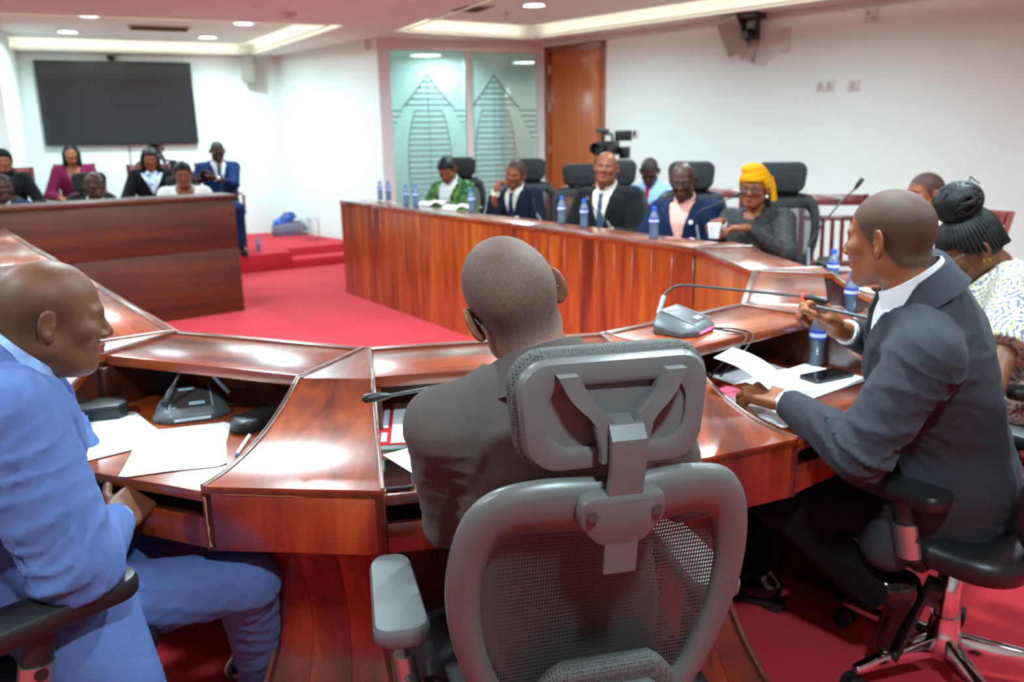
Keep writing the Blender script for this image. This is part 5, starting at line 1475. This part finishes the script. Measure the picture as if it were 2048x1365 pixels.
# bun
rb = np.random.RandomState(5)
hb = on_head(I_b, 'hair', lambda p: hair_cap(p, .011, -.055, .05), LO, HI, .005, 'hair_black')
bun = MB()
bun.sphere((0, 0, 0), (.055, .058, .048), 20, 14)
def coil(k):
    ax = nv(rb.randn(3)); b1 = nv(np.cross(ax, (0.3, .2, 1))); b2 = np.cross(ax, b1); off_ = ax * rb.uniform(-.04, .04)
    r0 = math.sqrt(max(.080 ** 2 - (off_ @ off_), .0004)); st = rb.rand() * 6
    return [tuple(np.array((0, -.035, .168)) + (off_ + b1 * r0 * math.cos(st + t) + b2 * r0 * math.sin(st + t)) * (1, 1, .85)) for t in np.linspace(0, 4.6, 18)]
bm_ = MB().sphere((0, -.035, .168), (.074, .074, .064), 20, 14)
bo = MB(); bo.add(head_pts(I_b, bm_.v[0]), bm_.f)
for k in range(34): bo.tube(head_pts(I_b, coil(k)), .0075, 6)
for k in range(3):
    p0 = coil(0)[3 * k]; bo.tube(head_pts(I_b, [p0, (p0[0] + .03, p0[1] - .03, p0[2] + .02), (p0[0] + .045, p0[1] - .045, p0[2] - .005), (p0[0] + .03, p0[1] - .05, p0[2] - .02)]), .0022, 5)
bo.build('hair_bun', 'hair_black', hb, smooth=60)
br = MB()
for k in range(46):
    a = -math.pi * .5 + (k / 45 - .5) * 2 * math.pi * .97
    e = np.array((.087 * math.cos(a) * 1.0, -.018 + .108 * math.sin(a) * -1.0 * -1, 0))
    ex, ey = .0885 * math.cos(a), -.018 + .110 * math.sin(a)
    low = np.interp(ey, [-.13, -.02, .03, .06, .1], [-.045, -.012, .0, .04, .048])
    br.tube(head_pts(I_b, [(ex * .35, -.03 + (ey + .03) * .35, .128), (ex * .72, -.03 + (ey + .03) * .74, .105), (ex * .96, ey * .97, .06), (ex * 1.03, ey * 1.03, low)]), .0058, 6)
br.build('braids', 'hair_black', hb, smooth=60)
M['gold'] = mat('gold', '#d8a53a', .2, metal=1)
for sx in (-1, 1): MB().tube(head_pts(I_b, [(sx * .083 + 0, -.01 + .011 * math.cos(t), -.052 + .013 * math.sin(t)) for t in np.linspace(0, 6.2, 14)]), .002, 5).build('earring', 'gold', I_b['root'], smooth=60)
glasses(I_b)
# green woman: swept back hair; long hair of the others
on_head(I_g, 'hair', lambda p: smin(hair_cap(p, .009, -.07, .055), ell(p, (.0, -.10, .02), (.055, .06, .075)), .03), LO, HI, .007, 'hair_black')
def long_hair(I, length=.2, w=.018):
    on_head(I, 'hair', lambda p: smax(smin(hair_cap(p, w, -.08, .066), smin(rcone(np.abs(p) * np.array((1, 0, 0), np.float32) + p * np.array((0, 1, 1), np.float32), (.075, -.03, .0), (.085, -.02, -length), .035, .03), rcone(p, (0, -.085, -.02), (0, -.09, -length), .055, .05), .03), .03), -ell(p, (0, .09, -.03), (.066, .075, .095)), .01), LO, HI, .007, 'hair_black')
long_hair(I_bw, .19); long_hair(I_mr, .12, .010); 
on_head(I_w, 'hair', lambda p: hair_cap(p, .009, -.06, .06), LO, HI, .006, 'hair_black')
# head coverings
on_head(I_e1, 'head_covering', lambda p: smax(smin(hair_cap(p, .018, -.12, .055), ell(p, (0, -.03, -.15), (.10, .10, .12)), .05), -ell(p, (0, .10, -.03), (.058, .075, .088)), .012), LO, HI, .007, 'suit_black')
sc = on_head(I_y, 'headscarf', lambda p: smax(smin(hair_cap(p, .017, -.03, .045) - .004 * np.abs(np.sin(p[:, 2] * 90 + p[:, 0] * 25)), ell(p, (.02, -.01, .115), (.07, .085, .035)), .02), -ell(p, (0, .11, -.05), (.07, .07, .09)), .01), LO, HI, .005, 'yellow')
MB().loft([[tuple(q) for q in head_pts(I_y, [(x - .016, y - .02, z), (x + .010, y + .015, z), (x + .016, y + .01, z), (x - .006, y - .03, z)])] for x, y, z in ((-.085, -.03, .07), (-.10, -.045, .02), (-.112, -.05, -.04), (-.118, -.045, -.085))]).build('scarf_tail', 'yellow', sc, smooth=60)
on_head(I_y, 'hair', lambda p: rcone(p, (-.03, -.09, -.02), (-.05, -.085, -.16), .06, .045), LO, HI, .007, 'hair_black')
M['pearl'] = mat('pearl', '#e8e6e2', .2)
for sx in (-1, 1): MB().sphere(head_pts(I_y, [(sx * .083, -.006, -.055)])[0], .011, 10, 8).build('earring', 'pearl', I_y['root'], smooth=60)
on_head(I_cm, 'cap', lambda p: smin(smax(ell(p, (0, -.014, .04), (.09, .112, .095)), .045 - p[:, 2], .01), smax(ell(p, (0, .11, .055), (.07, .075, .02)), -p[:, 1] + .02, .01), .01), LO, HI, .007, 'suit_black')
# wrist watch / bracelet, pin on lapel
w_ = I_y['A']['R']; u_ = nv(w_['e'] - w_['w']); MB().tube([tuple(w_['w'] + u_ * .005), tuple(w_['w'] + u_ * .03)], .034, 14).build('watch', 'pearl', I_y['root'], smooth=40)
MB().lathe([(0, 0), (.014, 0), (.014, .004), (0, .006)], 12, tuple(I_p['tw'](-.095, .135, .37)), axis=1).build('lapel_pin', 'pearl', I_p['root'])

# ---- chairs under them
def seat_at(proto, I, yaw, label, dx=0.0, dy=0.0, sc=1.0):
    b = I['base']; return place_sc(proto, b[0] + dx, b[1] + dy, yaw, label, b[2], sc)
def place_sc(proto, x, y, yaw, label, z, sc):
    o = place(proto, x, y, yaw, label, z); o.scale = (sc, sc, sc); return o
seat_at(blk, I_l, -42, 'black office chair with padded armrest under the man in blue suit', .05, -.04, 1.045)
place_sc(blk, 1.85, 2.76, 72, 'black office chair holding the woman with the hair bun', 0, 1.0)
seat_at(blk, I_g, 172, 'black office chair behind the woman in green jacket', 0, .03, 1.1)
seat_at(blk, I_n, 170, 'black office chair behind the man resting his cheek on his fist', 0, .03, 1.1)
place_sc(blk, .50, 6.85, 160, 'empty black office chair between the navy suit and the charcoal suit', 0, 1.06)
seat_at(blk, I_d, 168, 'black office chair behind the heavy man in charcoal suit', 0, .03, 1.1)
seat_at(blk, I_p, 165, 'black office chair behind the man in blue suit and pink shirt', 0, .03, 1.1)
place_sc(blk, 1.62, 5.06, 157, 'black office chair with light mesh back beside the yellow headscarf', 0, 1.1)
seat_at(blk, I_bd, 212, 'black office chair behind the bald man at the head desk', 0, .0, 1.04)
seat_at(blk, I_e2, 218, 'black office chair at the head desk by the left edge', 0, .0, 1.04)
seat_at(blk, I_w, 205, 'black office chair behind the woman in white jacket', 0, .0, .98)
def wood_at(proto, I, yaw, label): 
    o = place(proto, I['base'][0], I['base'][1], yaw, label, I['base'][2]); return o
wood_at(wch, I_mr, 205, 'wooden slat-back chair under the woman in maroon jacket')
wood_at(wch, I_bw, 208, 'wooden slat-back chair under the long-haired woman in black jacket')
wood_at(wch, I_cm, 205, 'wooden slat-back chair under the man with the black cap')
wood_at(wch2, I_bf, 205, 'wooden armchair with thin legs at the platform edge under the man with a phone')
wood_at(wch, I_e1, 205, 'wooden slat-back chair under the woman with black head covering')
place(wch, 2.24, 5.60, 168, 'empty reddish wooden slat-back chair against the right wall')
place(wch, 1.60, 6.5, 165, 'wooden slat-back chair half hidden behind the yellow headscarf')
wood_at(wch, I_s, 150, 'wooden slat-back chair under the man in light blue shirt')
wood_at(wch, I_m, 100, 'wooden slat-back chair under the man in white shirt')
kill(wch); kill(wch2)
# ------------------------------------------------------------------ things on the desks
M['water'] = glass_mat('bottle_plastic', '#e2f3fd', .70, .04, .3)
M['water_blue'] = glass_mat('bottle_water', '#b4dcfb', .50, .04, .25)
M['cap_blue'] = mat('blue_cap', '#1f62d8', .4); M['label_blue'] = mat('blue_label', '#3a52c8', .4, var=.4, vscale=30); M['label_white'] = mat('white_label', '#dfe6f2', .4)
def make_bottle():
    t = thing('water_bottle', '', 'bottle', group='small plastic water bottles with blue caps')
    prof = [(0, .0), (.026, .0), (.031, .006), (.031, .03), (.0285, .06), (.031, .09), (.0315, .135), (.030, .15), (.022, .175), (.0135, .188), (.0125, .20), (0, .20)]
    MB().lathe(prof, 20).build('bottle_body', 'water', t, smooth=60)
    MB().lathe([(0, .003), (.0285, .004), (.0265, .06), (.0285, .09), (.029, .128), (0, .128)], 16).build('water', 'water_blue', t, smooth=60)
    lb = MB().lathe([(.0322, .108), (.0324, .108), (.0324, .142), (.0322, .142)], 24).build('label', 'label_blue', t, smooth=60)
    MB().lathe([(.0326, .116), (.0327, .116), (.0327, .13), (.0326, .13)], 24).build('label_band', 'label_white', lb, smooth=60)
    for k in range(5): MB().sphere((0.0, -.0300 + .0012 * abs(k - 2), .042 + .011 * k), (.004, .0016, .004), 8, 5).build('embossed_mark', 'label_white', t, smooth=60)
    MB().lathe([(0, .192), (.0155, .192), (.0155, .213), (.0145, .216), (0, .216)], 18).build('cap', 'cap_blue', t, smooth=40)
    return t
bt = make_bottle()
BT = [((.945, 2.455, .745), 'large clear water bottle with blue label behind the phone, nearest of all'), ((1.325, 3.14, .745), 'clear water bottle with dark blue label just behind the dark-suited man'), ((1.50, 3.78, .745), 'blue-capped water bottle standing before the red wooden chair'),
      ((.797, 4.56, .89), 'water bottle at the desk corner in front of the man in pink shirt'), ((.469, 5.217, .89), 'water bottle directly before the tie of the man in charcoal suit'), ((.343, 5.488, .89), 'water bottle left of the man in charcoal suit'),
      ((-.30, 6.488, .89), 'water bottle right of the woman in green jacket'), ((-.805, 7.127, .89), 'right one of two bottles before the glass partition left of the green jacket'), ((-.902, 7.255, .89), 'left one of two bottles before the glass partition left of the green jacket'),
      ((-1.15, 7.90, .89), 'right bottle of the pair at the far end of the right row'), ((-1.24, 7.98, .89), 'left bottle of the pair at the far end of the right row'), ((-2.949, 9.602, .205), 'water bottle on the red platform floor beside chair legs')]
for i, (l, lab) in enumerate(BT):
    o = bt if i == 0 else copy_tree(bt)
    o.location = l; o['label'] = lab; o.scale = (.82,) * 3; o.rotation_euler = (0, 0, R(-20 + 37 * i))

M['mic_grey'] = mat('mic_base_grey', '#5a5e60', .38, var=.08); M['mic_dark'] = mat('mic_panel', '#3a3331', .3); M['mic_edge'] = mat('mic_edge_silver', '#a8b4b8', .3, metal=.4); M['mic_key'] = mat('mic_key', '#8fa6b0', .35)
def make_mic(label, loc, yaw, neck, led=None, strip='mic_edge', scale=1.1, cable=None):
    """loc = centre of the base on the desk; neck = world points of the gooseneck, last one is the tip"""
    t = thing('desk_microphone', label, 'microphone', loc, R(yaw), group='conference microphone units')
    s = scale
    def ring(pts): return [(x * s, y * s, z * s) for x, y, z in pts]
    # faceted body: front lower than back, chamfered sides
    bot = [(-.085, -.035, 0), (-.05, -.065, 0), (.05, -.065, 0), (.085, -.035, 0), (.075, .05, 0), (.045, .065, 0), (-.045, .065, 0), (-.075, .05, 0)]
    mid = [(-.088, -.035, .012), (-.048, -.066, .016), (.048, -.066, .016), (.088, -.035, .012), (.076, .05, .022), (.045, .066, .03), (-.045, .066, .03), (-.076, .05, .022)]
    top = [(-.05, -.036, .032), (-.047, -.052, .03), (.047, -.052, .03), (.05, -.036, .032), (.044, .045, .056), (.038, .052, .056), (-.038, .052, .056), (-.044, .045, .056)]
    MB().loft([ring(bot), ring(mid), ring(top)]).build('base', 'mic_grey', t, bevel=.002, seg=1)
    MB().add(ring([(-.043, -.046, .0325), (.043, -.046, .0325), (.038, .046, .0572), (-.038, .046, .0572)]), [(0, 1, 2, 3)]).build('panel', 'mic_dark', t)
    MB().add(ring([(-.005, -.04, .0352), (.032, -.04, .0352), (.030, -.026, .0392), (-.005, -.026, .0392)]), [(0, 1, 2, 3)]).build('key', 'mic_key', t)
    MB().add(ring([(-.026, .028, .0538), (.012, .028, .0538), (.012, .038, .0565), (-.026, .038, .0565)]), [(0, 1, 2, 3)]).build('key', 'mic_key', t)
    for sx in (-1, 1): MB().tube(ring([(sx * .049, -.052, .0315), (sx * .046, .048, .057)]), .0018, 5).build('edge', 'mic_edge', t)
    MB().loft([ring([(-.04, -.068, .006), (.04, -.068, .006), (.042, -.064, .016), (-.042, -.064, .016)]), ring([(-.04, -.062, .006), (.04, -.062, .006), (.042, -.058, .016), (-.042, -.058, .016)])]).build('light_strip', strip, t)
    mi = Matrix.Translation(loc) @ Matrix.Rotation(R(yaw), 4, 'Z'); mi.invert()
    P = [tuple(mi @ Vector(p)) for p in neck]
    pts = spline(P[:-1], 5)
    MB().tube(P[:2], .0075, 8).build('neck_sleeve', 'mic_edge', t, smooth=60)
    MB().tube(pts, .0042, 8).build('gooseneck', 'steel_grey', t, smooth=60)
    a, b = Vector(P[-2]), Vector(P[-1]); d = (b - a)
    hd = MB().tube([tuple(a - d * .12), tuple(a + d * .12), tuple(a + d * .3), tuple(a + d * .88), tuple(b)], [.0055, .0085, .0105, .0105, .005], 12).build('mic_head', 'black_plastic', t, smooth=50)
    if led: MB().tube([tuple(a - d * .03), tuple(a + d * .06)], .0096, 12).build('led_ring', led, hd, smooth=50)
    if cable: 
        for c in cable: MB().tube(spline([tuple(mi @ Vector(p)) for p in c], 6), .0028, 6).build('cable', 'rubber', t, smooth=60)
    return t
make_mic('grey conference microphone with folded gooseneck under the ledge by the papers', (-.86, 2.09, .745), 22, [(-.775, 2.145, .785), (-.815, 2.15, .835), (-.86, 2.14, .858), (-.885, 2.11, .855), (-.895, 2.07, .825), (-.91, 2.035, .785)],
         cable=[[(-.80, 2.13, .755), (-.70, 2.16, .752), (-.66, 2.10, .752), (-.74, 2.05, .752)]])
make_mic('conference microphone whose gooseneck reaches past the shoulder of the grey-brown suit', (.06, 2.02, .745), 12, [(.03, 2.03, .80), (.02, 1.99, .835), (-.02, 1.93, .85), (-.07, 1.885, .88), (-.147, 1.839, .891), (-.223, 1.789, .893), (-.283, 1.757, .892), (-.335, 1.735, .893)])
make_mic('conference microphone with red ring on the ledge before the man in dark suit', (.505, 2.345, .892), 52, [(.435, 2.375, .935), (.455, 2.40, .985), (.49, 2.39, 1.015), (.54, 2.36, 1.02), (.66, 2.27, 1.02), (.785, 2.165, 1.022), (.83, 2.11, 1.018)], led='red_led', strip='pink_led',
         cable=[[(.57, 2.33, .90), (.64, 2.30, .895), (.66, 2.24, .89), (.61, 2.19, .86), (.56, 2.20, .80), (.57, 2.25, .75)], [(.57, 2.34, .90), (.66, 2.33, .895), (.685, 2.26, .89), (.63, 2.195, .85), (.58, 2.20, .79)]])
make_mic('microphone with long straight gooseneck before the empty reddish chair', (1.42, 3.80, .747), 80, [(1.40, 3.82, .80), (1.385, 3.80, .93), (1.43, 3.75, 1.05), (1.50, 3.73, 1.15), (1.545, 3.71, 1.205), (1.57, 3.70, 1.25)])
make_mic('microphone raised to the mouth of the woman in yellow headscarf', (1.17, 4.86, .747), 130, [(1.13, 4.86, .78), (1.10, 4.85, .93), (1.10, 4.80, 1.01), (1.17, 4.74, 1.055), (1.255, 4.66, 1.105), (1.30, 4.62, 1.135)])
make_mic('microphone standing upright before the man in navy suit', (.30, 6.16, .747), 125, [(.27, 6.15, .78), (.20, 6.10, .90), (.178, 6.07, .985), (.176, 6.07, 1.01), (.175, 6.07, 1.03), (.174, 6.07, 1.06)])
make_mic('microphone slanting across the tie of the man in charcoal suit', (.74, 5.32, .747), 125, [(.71, 5.31, .78), (.62, 5.27, .92), (.555, 5.26, .98), (.535, 5.27, 1.01), (.51, 5.28, 1.045), (.49, 5.29, 1.075)])

def sheet(name, label, cat, c, yaw, w=.21, l=.297, z=.7475, n=1, mt='paper', bend=0.0, parent=None, tilt=None):
    t = thing(name, label, cat, (c[0], c[1], z), R(yaw))
    for k in range(n):
        g = [[(-w / 2 + w * i / 6, -l / 2 + l * j / 6, .0006 * k + bend * ((i / 6 - .5) ** 2 + .5 * (j / 6 - .5) ** 3)) for i in range(7)] for j in range(7)]
        th = .0005
        mb = MB(); mb.sheet(g); mb.sheet([[(x, y, z_ - th) for x, y, z_ in r][::-1] for r in g])
        mb.build('page', mt, t, smooth=60, rot=(0, 0, R((k - n / 2) * 3)))
    return t
M['print_paper'] = mat('printed_paper', '#e9ebee', .7, var=.12, vscale=160)
sheet('paper_sheet', 'white sheets of paper at the front edge of the desk of the blue-suited man', 'paper', (-.795, 1.835), 18, n=3)
sheet('paper_sheet', 'printed white sheet beside the sleeve of the blue-suited man', 'paper', (-1.01, 1.93), 42, mt='print_paper', n=2)
pn = thing('pen', 'white pen lying at the edge of the papers by the corner unit', 'pen', (-.645, 1.845, .751), R(4))
MB().tube([(0, -.068, 0), (0, .055, 0)], .0045, 8).build('barrel', 'white_plastic', pn, smooth=60); MB().tube([(0, -.068, 0), (0, -.078, 0)], [.004, .001], 8).build('tip', 'cap_blue', pn, smooth=60)
cs = thing('glasses_case', 'black case lying beside the microphone and papers', 'case', (-.652, 1.985, .746), R(-32))
MB().loft([[(x * s, y * s, z) for x, y in rrect(0, 0, .07, .15, .03, 5)] for z, s in ((0, .92), (.008, 1), (.016, 1))]).build('lower_shell', 'rubber', cs, smooth=40)
MB().loft([[(x * s, y * s, z) for x, y in rrect(0, 0, .07, .15, .03, 5)] for z, s in ((.017, 1), (.028, .98), (.034, .86))]).build('lid', 'black_plastic', cs, smooth=40)
bb = thing('receiver_box', 'black box with chamfered end beside the blue sleeve', 'box', (-1.10, 2.08, .746), R(20))
MB().prism([(-.09, -.05), (.05, -.05), (.07, -.02), (.06, .05), (-.09, .05)], 0, .04).build('housing', 'black_plastic', bb, bevel=.006); box('foot', (-.08, -.04, -.001), (.05, .04, .001), 'rubber', bb)
# red folder stack
M['folder_red'] = mat('red_folder', '#d8343a', .4); M['folder_green'] = mat('green_folder', '#1f8f6a', .5)
fd = thing('document_folder', 'red folder with white pages beside the sleeve of the grey-brown suit', 'folder', (-.235, 1.955, .746), R(6))
box('cover', (-.11, -.15, .012), (.11, .15, .016), 'folder_red', fd, bevel=.002); box('spine', (-.115, -.15, .0), (-.108, .15, .016), 'folder_red', fd)
box('pages', (-.105, -.148, .002), (.108, .148, .012), 'paper', fd); box('label', (-.092, -.04, .0161), (-.078, .11, .0166), 'label_white', fd); box('top_sheet', (-.068, -.147, .0162), (.108, .147, .0172), 'paper', fd); box('label', (-.092, -.135, .0161), (-.078, -.075, .0166), 'label_white', fd)
box('back_cover', (-.113, -.152, -.0005), (.112, .15, .002), 'folder_green', fd)
def phone(label, c, yaw, z=.746, sc=1.0):
    t = thing('mobile_phone', label, 'phone', (c[0], c[1], z), R(yaw))
    MB().loft([[(x * s, y * s, zz) for x, y in rrect(0, 0, .075, .158, .012, 5)] for zz, s in ((0, .97), (.002, 1), (.007, 1), (.009, .975))]).build('body', 'black_plastic', t, smooth=40)
    MB().prism(rrect(0, 0, .068, .148, .009, 5), .0088, .0094).build('screen', 'screen', t); box('side_key', (.0372, .02, .003), (.0385, .045, .006), 'steel_grey', t)
    return t
phone('black phone under a white sheet beside the grey-brown sleeve', (-.258, 1.645), 10)
sheet('paper_sheet', 'white sheet lying across a phone beside the grey-brown sleeve', 'paper', (-.15, 1.72), 38, .21, .21, z=.757)
# right man's papers
ph = phone('black phone lying on white papers in front of the large bottle', (.925, 2.315), -62, .7505)
sheet('paper_sheet', 'wide spread of white papers under the phone of the dark-suited man', 'paper', (.86, 2.29), 38, .30, .21, n=2)
sheet('paper_sheet', 'grey-white sheet pushed under the ledge behind the held papers', 'paper', (.70, 2.42), 30, .25, .21, z=.7465, mt='print_paper')
sheet('paper_sheet', 'white page under the hand of the dark-suited man', 'paper', (.70, 2.05), 25, .19, .25, z=.748, n=2)
sheet('pink_card', 'pink card lying under the pages at the desk corner', 'card', (.60, 2.14), 40, .10, .18, z=.7462, mt='pink_led') if False else None
M['pink_card'] = mat('pink_card', '#d8506c', .6)
sheet('pink_card', 'pink card lying under the pages at the desk corner', 'card', (.625, 2.16), 36, .10, .20, z=.7462, mt='pink_card')
hp_ = thing('held_paper', 'curled paper held up by the dark-suited man', 'paper')
g = []
for j in range(9):
    a = j / 8; p0 = Vector((.505, 1.985, .905)).lerp(Vector((.64, 1.96, .818)), a); 
    g.append([tuple(p0 + Vector((.30, .55, 0)).normalized() * (.20 * i / 6) + Vector((0, 0, .018 * math.sin(a * 2.6) - .02 * (i / 6)))) for i in range(7)])
mb = MB(); mb.sheet(g); mb.sheet([[(x, y, z - .0008) for x, y, z in r][::-1] for r in g]); mb.build('page', 'paper', hp_, smooth=60)
pp = thing('pen', 'grey pen with blue end held in the raised hand', 'pen')
w_ = I_r; 
MB().tube([(.80, 2.11, 1.005), (.915, 2.045, .985)], .005, 8).build('barrel', 'steel_grey', pp, smooth=60); MB().tube([(.915, 2.045, .985), (.922, 2.041, .984)], .0052, 8).build('end_cap', 'label_blue', pp, smooth=60)
sheet('paper_sheet', 'papers on the desk before the woman with the hair bun', 'paper', (1.36, 2.78), 70, .25, .21, z=.7475, n=2)
sheet('paper_sheet', 'white papers beside the blue-capped bottle', 'paper', (1.52, 3.62), 80, .25, .21, z=.7475, n=2)
# far desk bits
cu = thing('paper_cup', 'white paper cup held by the woman in yellow headscarf', 'cup', (1.13, 4.55, .89), 0)
MB().lathe([(0, 0), (.026, 0), (.036, .075), (.034, .075), (.025, .004), (0, .004)], 18).build('cup_body', 'paper', cu, smooth=40); MB().lathe([(.034, .073), (.038, .076), (.034, .079)], 18).build('rim', 'paper', cu, smooth=60)
for lab, c, yw in (('open white booklet before the woman in green jacket', (-.66, 7.33), 40), ('white booklet right of the woman in green jacket', (-.40, 6.85), 35)):
    b = thing('booklet', lab, 'booklet', (c[0], c[1], .892), R(yw))
    for sx in (-1, 1):
        g = [[(sx * .15 * i / 5, -.1 + .2 * j, .002 + .03 * math.sin(math.pi * min(1, i / 4)) * .8) for i in range(6)] for j in range(2)]
        mb = MB(); mb.sheet(g); mb.sheet([[(x, y, z - .001) for x, y, z in r][::-1] for r in g]); mb.build('page', 'paper', b, smooth=60)
fp_ = phone('phone held by the man in blue suit on the platform', (-3.385, 9.285), 200, 1.09)
fp_.rotation_euler = (R(55), 0, R(205))
# video camera on tripod behind the charcoal suit
vc = thing('video_camera', 'black video camera on a tripod behind the man in charcoal suit', 'camera', (1.0, 8.5, 0), R(150))
for k in range(3):
    a = R(90 + 120 * k); lg = MB().tube([(.06 * math.cos(a), .06 * math.sin(a), 1.15), (.42 * math.cos(a), .42 * math.sin(a), 0.01)], .014, 8).build('leg', 'black_plastic', vc, smooth=50)
MB().lathe([(0, 1.1), (.05, 1.1), (.05, 1.2), (.03, 1.26), (0, 1.26)], 14).build('fluid_head', 'black_plastic', vc, smooth=40)
bd = box('camera_body', (-.07, -.16, 1.26), (.07, .16, 1.40), 'black_plastic', vc, bevel=.015)
MB().lathe([(0, 0), (.045, 0), (.05, .1), (.06, .16), (.05, .16), (.04, .08), (0, .07)], 18, (0, .15, 1.33), axis=1).build('lens', 'black_plastic', bd, smooth=40)
MB().tube([(0, -.12, 1.40), (0, -.1, 1.47), (0, .12, 1.47), (0, .14, 1.40)], .014, 8).build('top_handle', 'black_plastic', bd, smooth=50)
MB().tube([(.02, -.02, 1.50), (.02, .22, 1.50)], .022, 12).build('shotgun_mic', 'steel_grey', bd, smooth=50); MB().sphere((.02, -.03, 1.50), .024, 10, 8).build('mic_cap', 'folder_red', bd, smooth=60)
box('flip_screen', (-.26, .0, 1.40), (-.08, .02, 1.50), 'black_plastic', bd, bevel=.005); box('viewfinder', (-.15, -.24, 1.22), (-.07, -.12, 1.34), 'rubber', bd, bevel=.006)
# bag and box by the alcove corner
M['bag_blue'] = mat('blue_bag', '#2f66c8', .5, var=.3); M['bag_grey'] = mat('grey_bag', '#6f6f80', .6, var=.3)
bg = thing('bag_pile', 'blue and grey bag lying in the far alcove corner on the platform', 'bag', (-3.02, 11.25, .205), R(20))
MB().loft([[(x * s, y * s, z) for x, y in rrect(0, 0, .46, .26, .1, 5)] for z, s in ((0, .9), (.05, 1), (.14, .95), (.19, .7))]).build('bag_body', 'bag_grey', bg, smooth=60)
MB().loft([[(x * s - .06, y * s, z + .1 * (x / .3)) for x, y in rrect(0, 0, .30, .22, .08, 5)] for z, s in ((.16, .9), (.2, 1), (.25, .9), (.27, .6))]).build('flap', 'bag_blue', bg, smooth=60)
MB().tube([(-.1, -.1, .24), (-.05, -.12, .31), (.06, -.12, .31), (.1, -.1, .24)], .01, 6).build('strap', 'rubber', bg, smooth=60)
st = thing('wire_stand', 'low pale wire stand against the alcove wall', 'stand', (-2.62, 10.62, .205), R(-48))
MB().tube([(-.13, 0, 0), (-.13, 0, .27), (.13, 0, .27), (.13, 0, 0)], .008, 6).build('hoop', 'satin', st); MB().tube([(-.13, .1, 0), (-.13, .1, .27), (.13, .1, .27), (.13, .1, 0)], .008, 6).build('hoop', 'satin', st); box('shelf', (-.13, 0, .10), (.13, .1, .108), 'satin', st)
kb = thing('desk_tablet', 'black tablet lying flat on the slot shelf edge beside the dark-suited man', 'tablet', (.66, 2.49, .7475), R(38))
box('case', (-.11, -.08, 0), (.11, .08, .008), 'black_plastic', kb, bevel=.003); box('screen', (-.1, -.07, .008), (.1, .07, .0085), 'screen', kb)
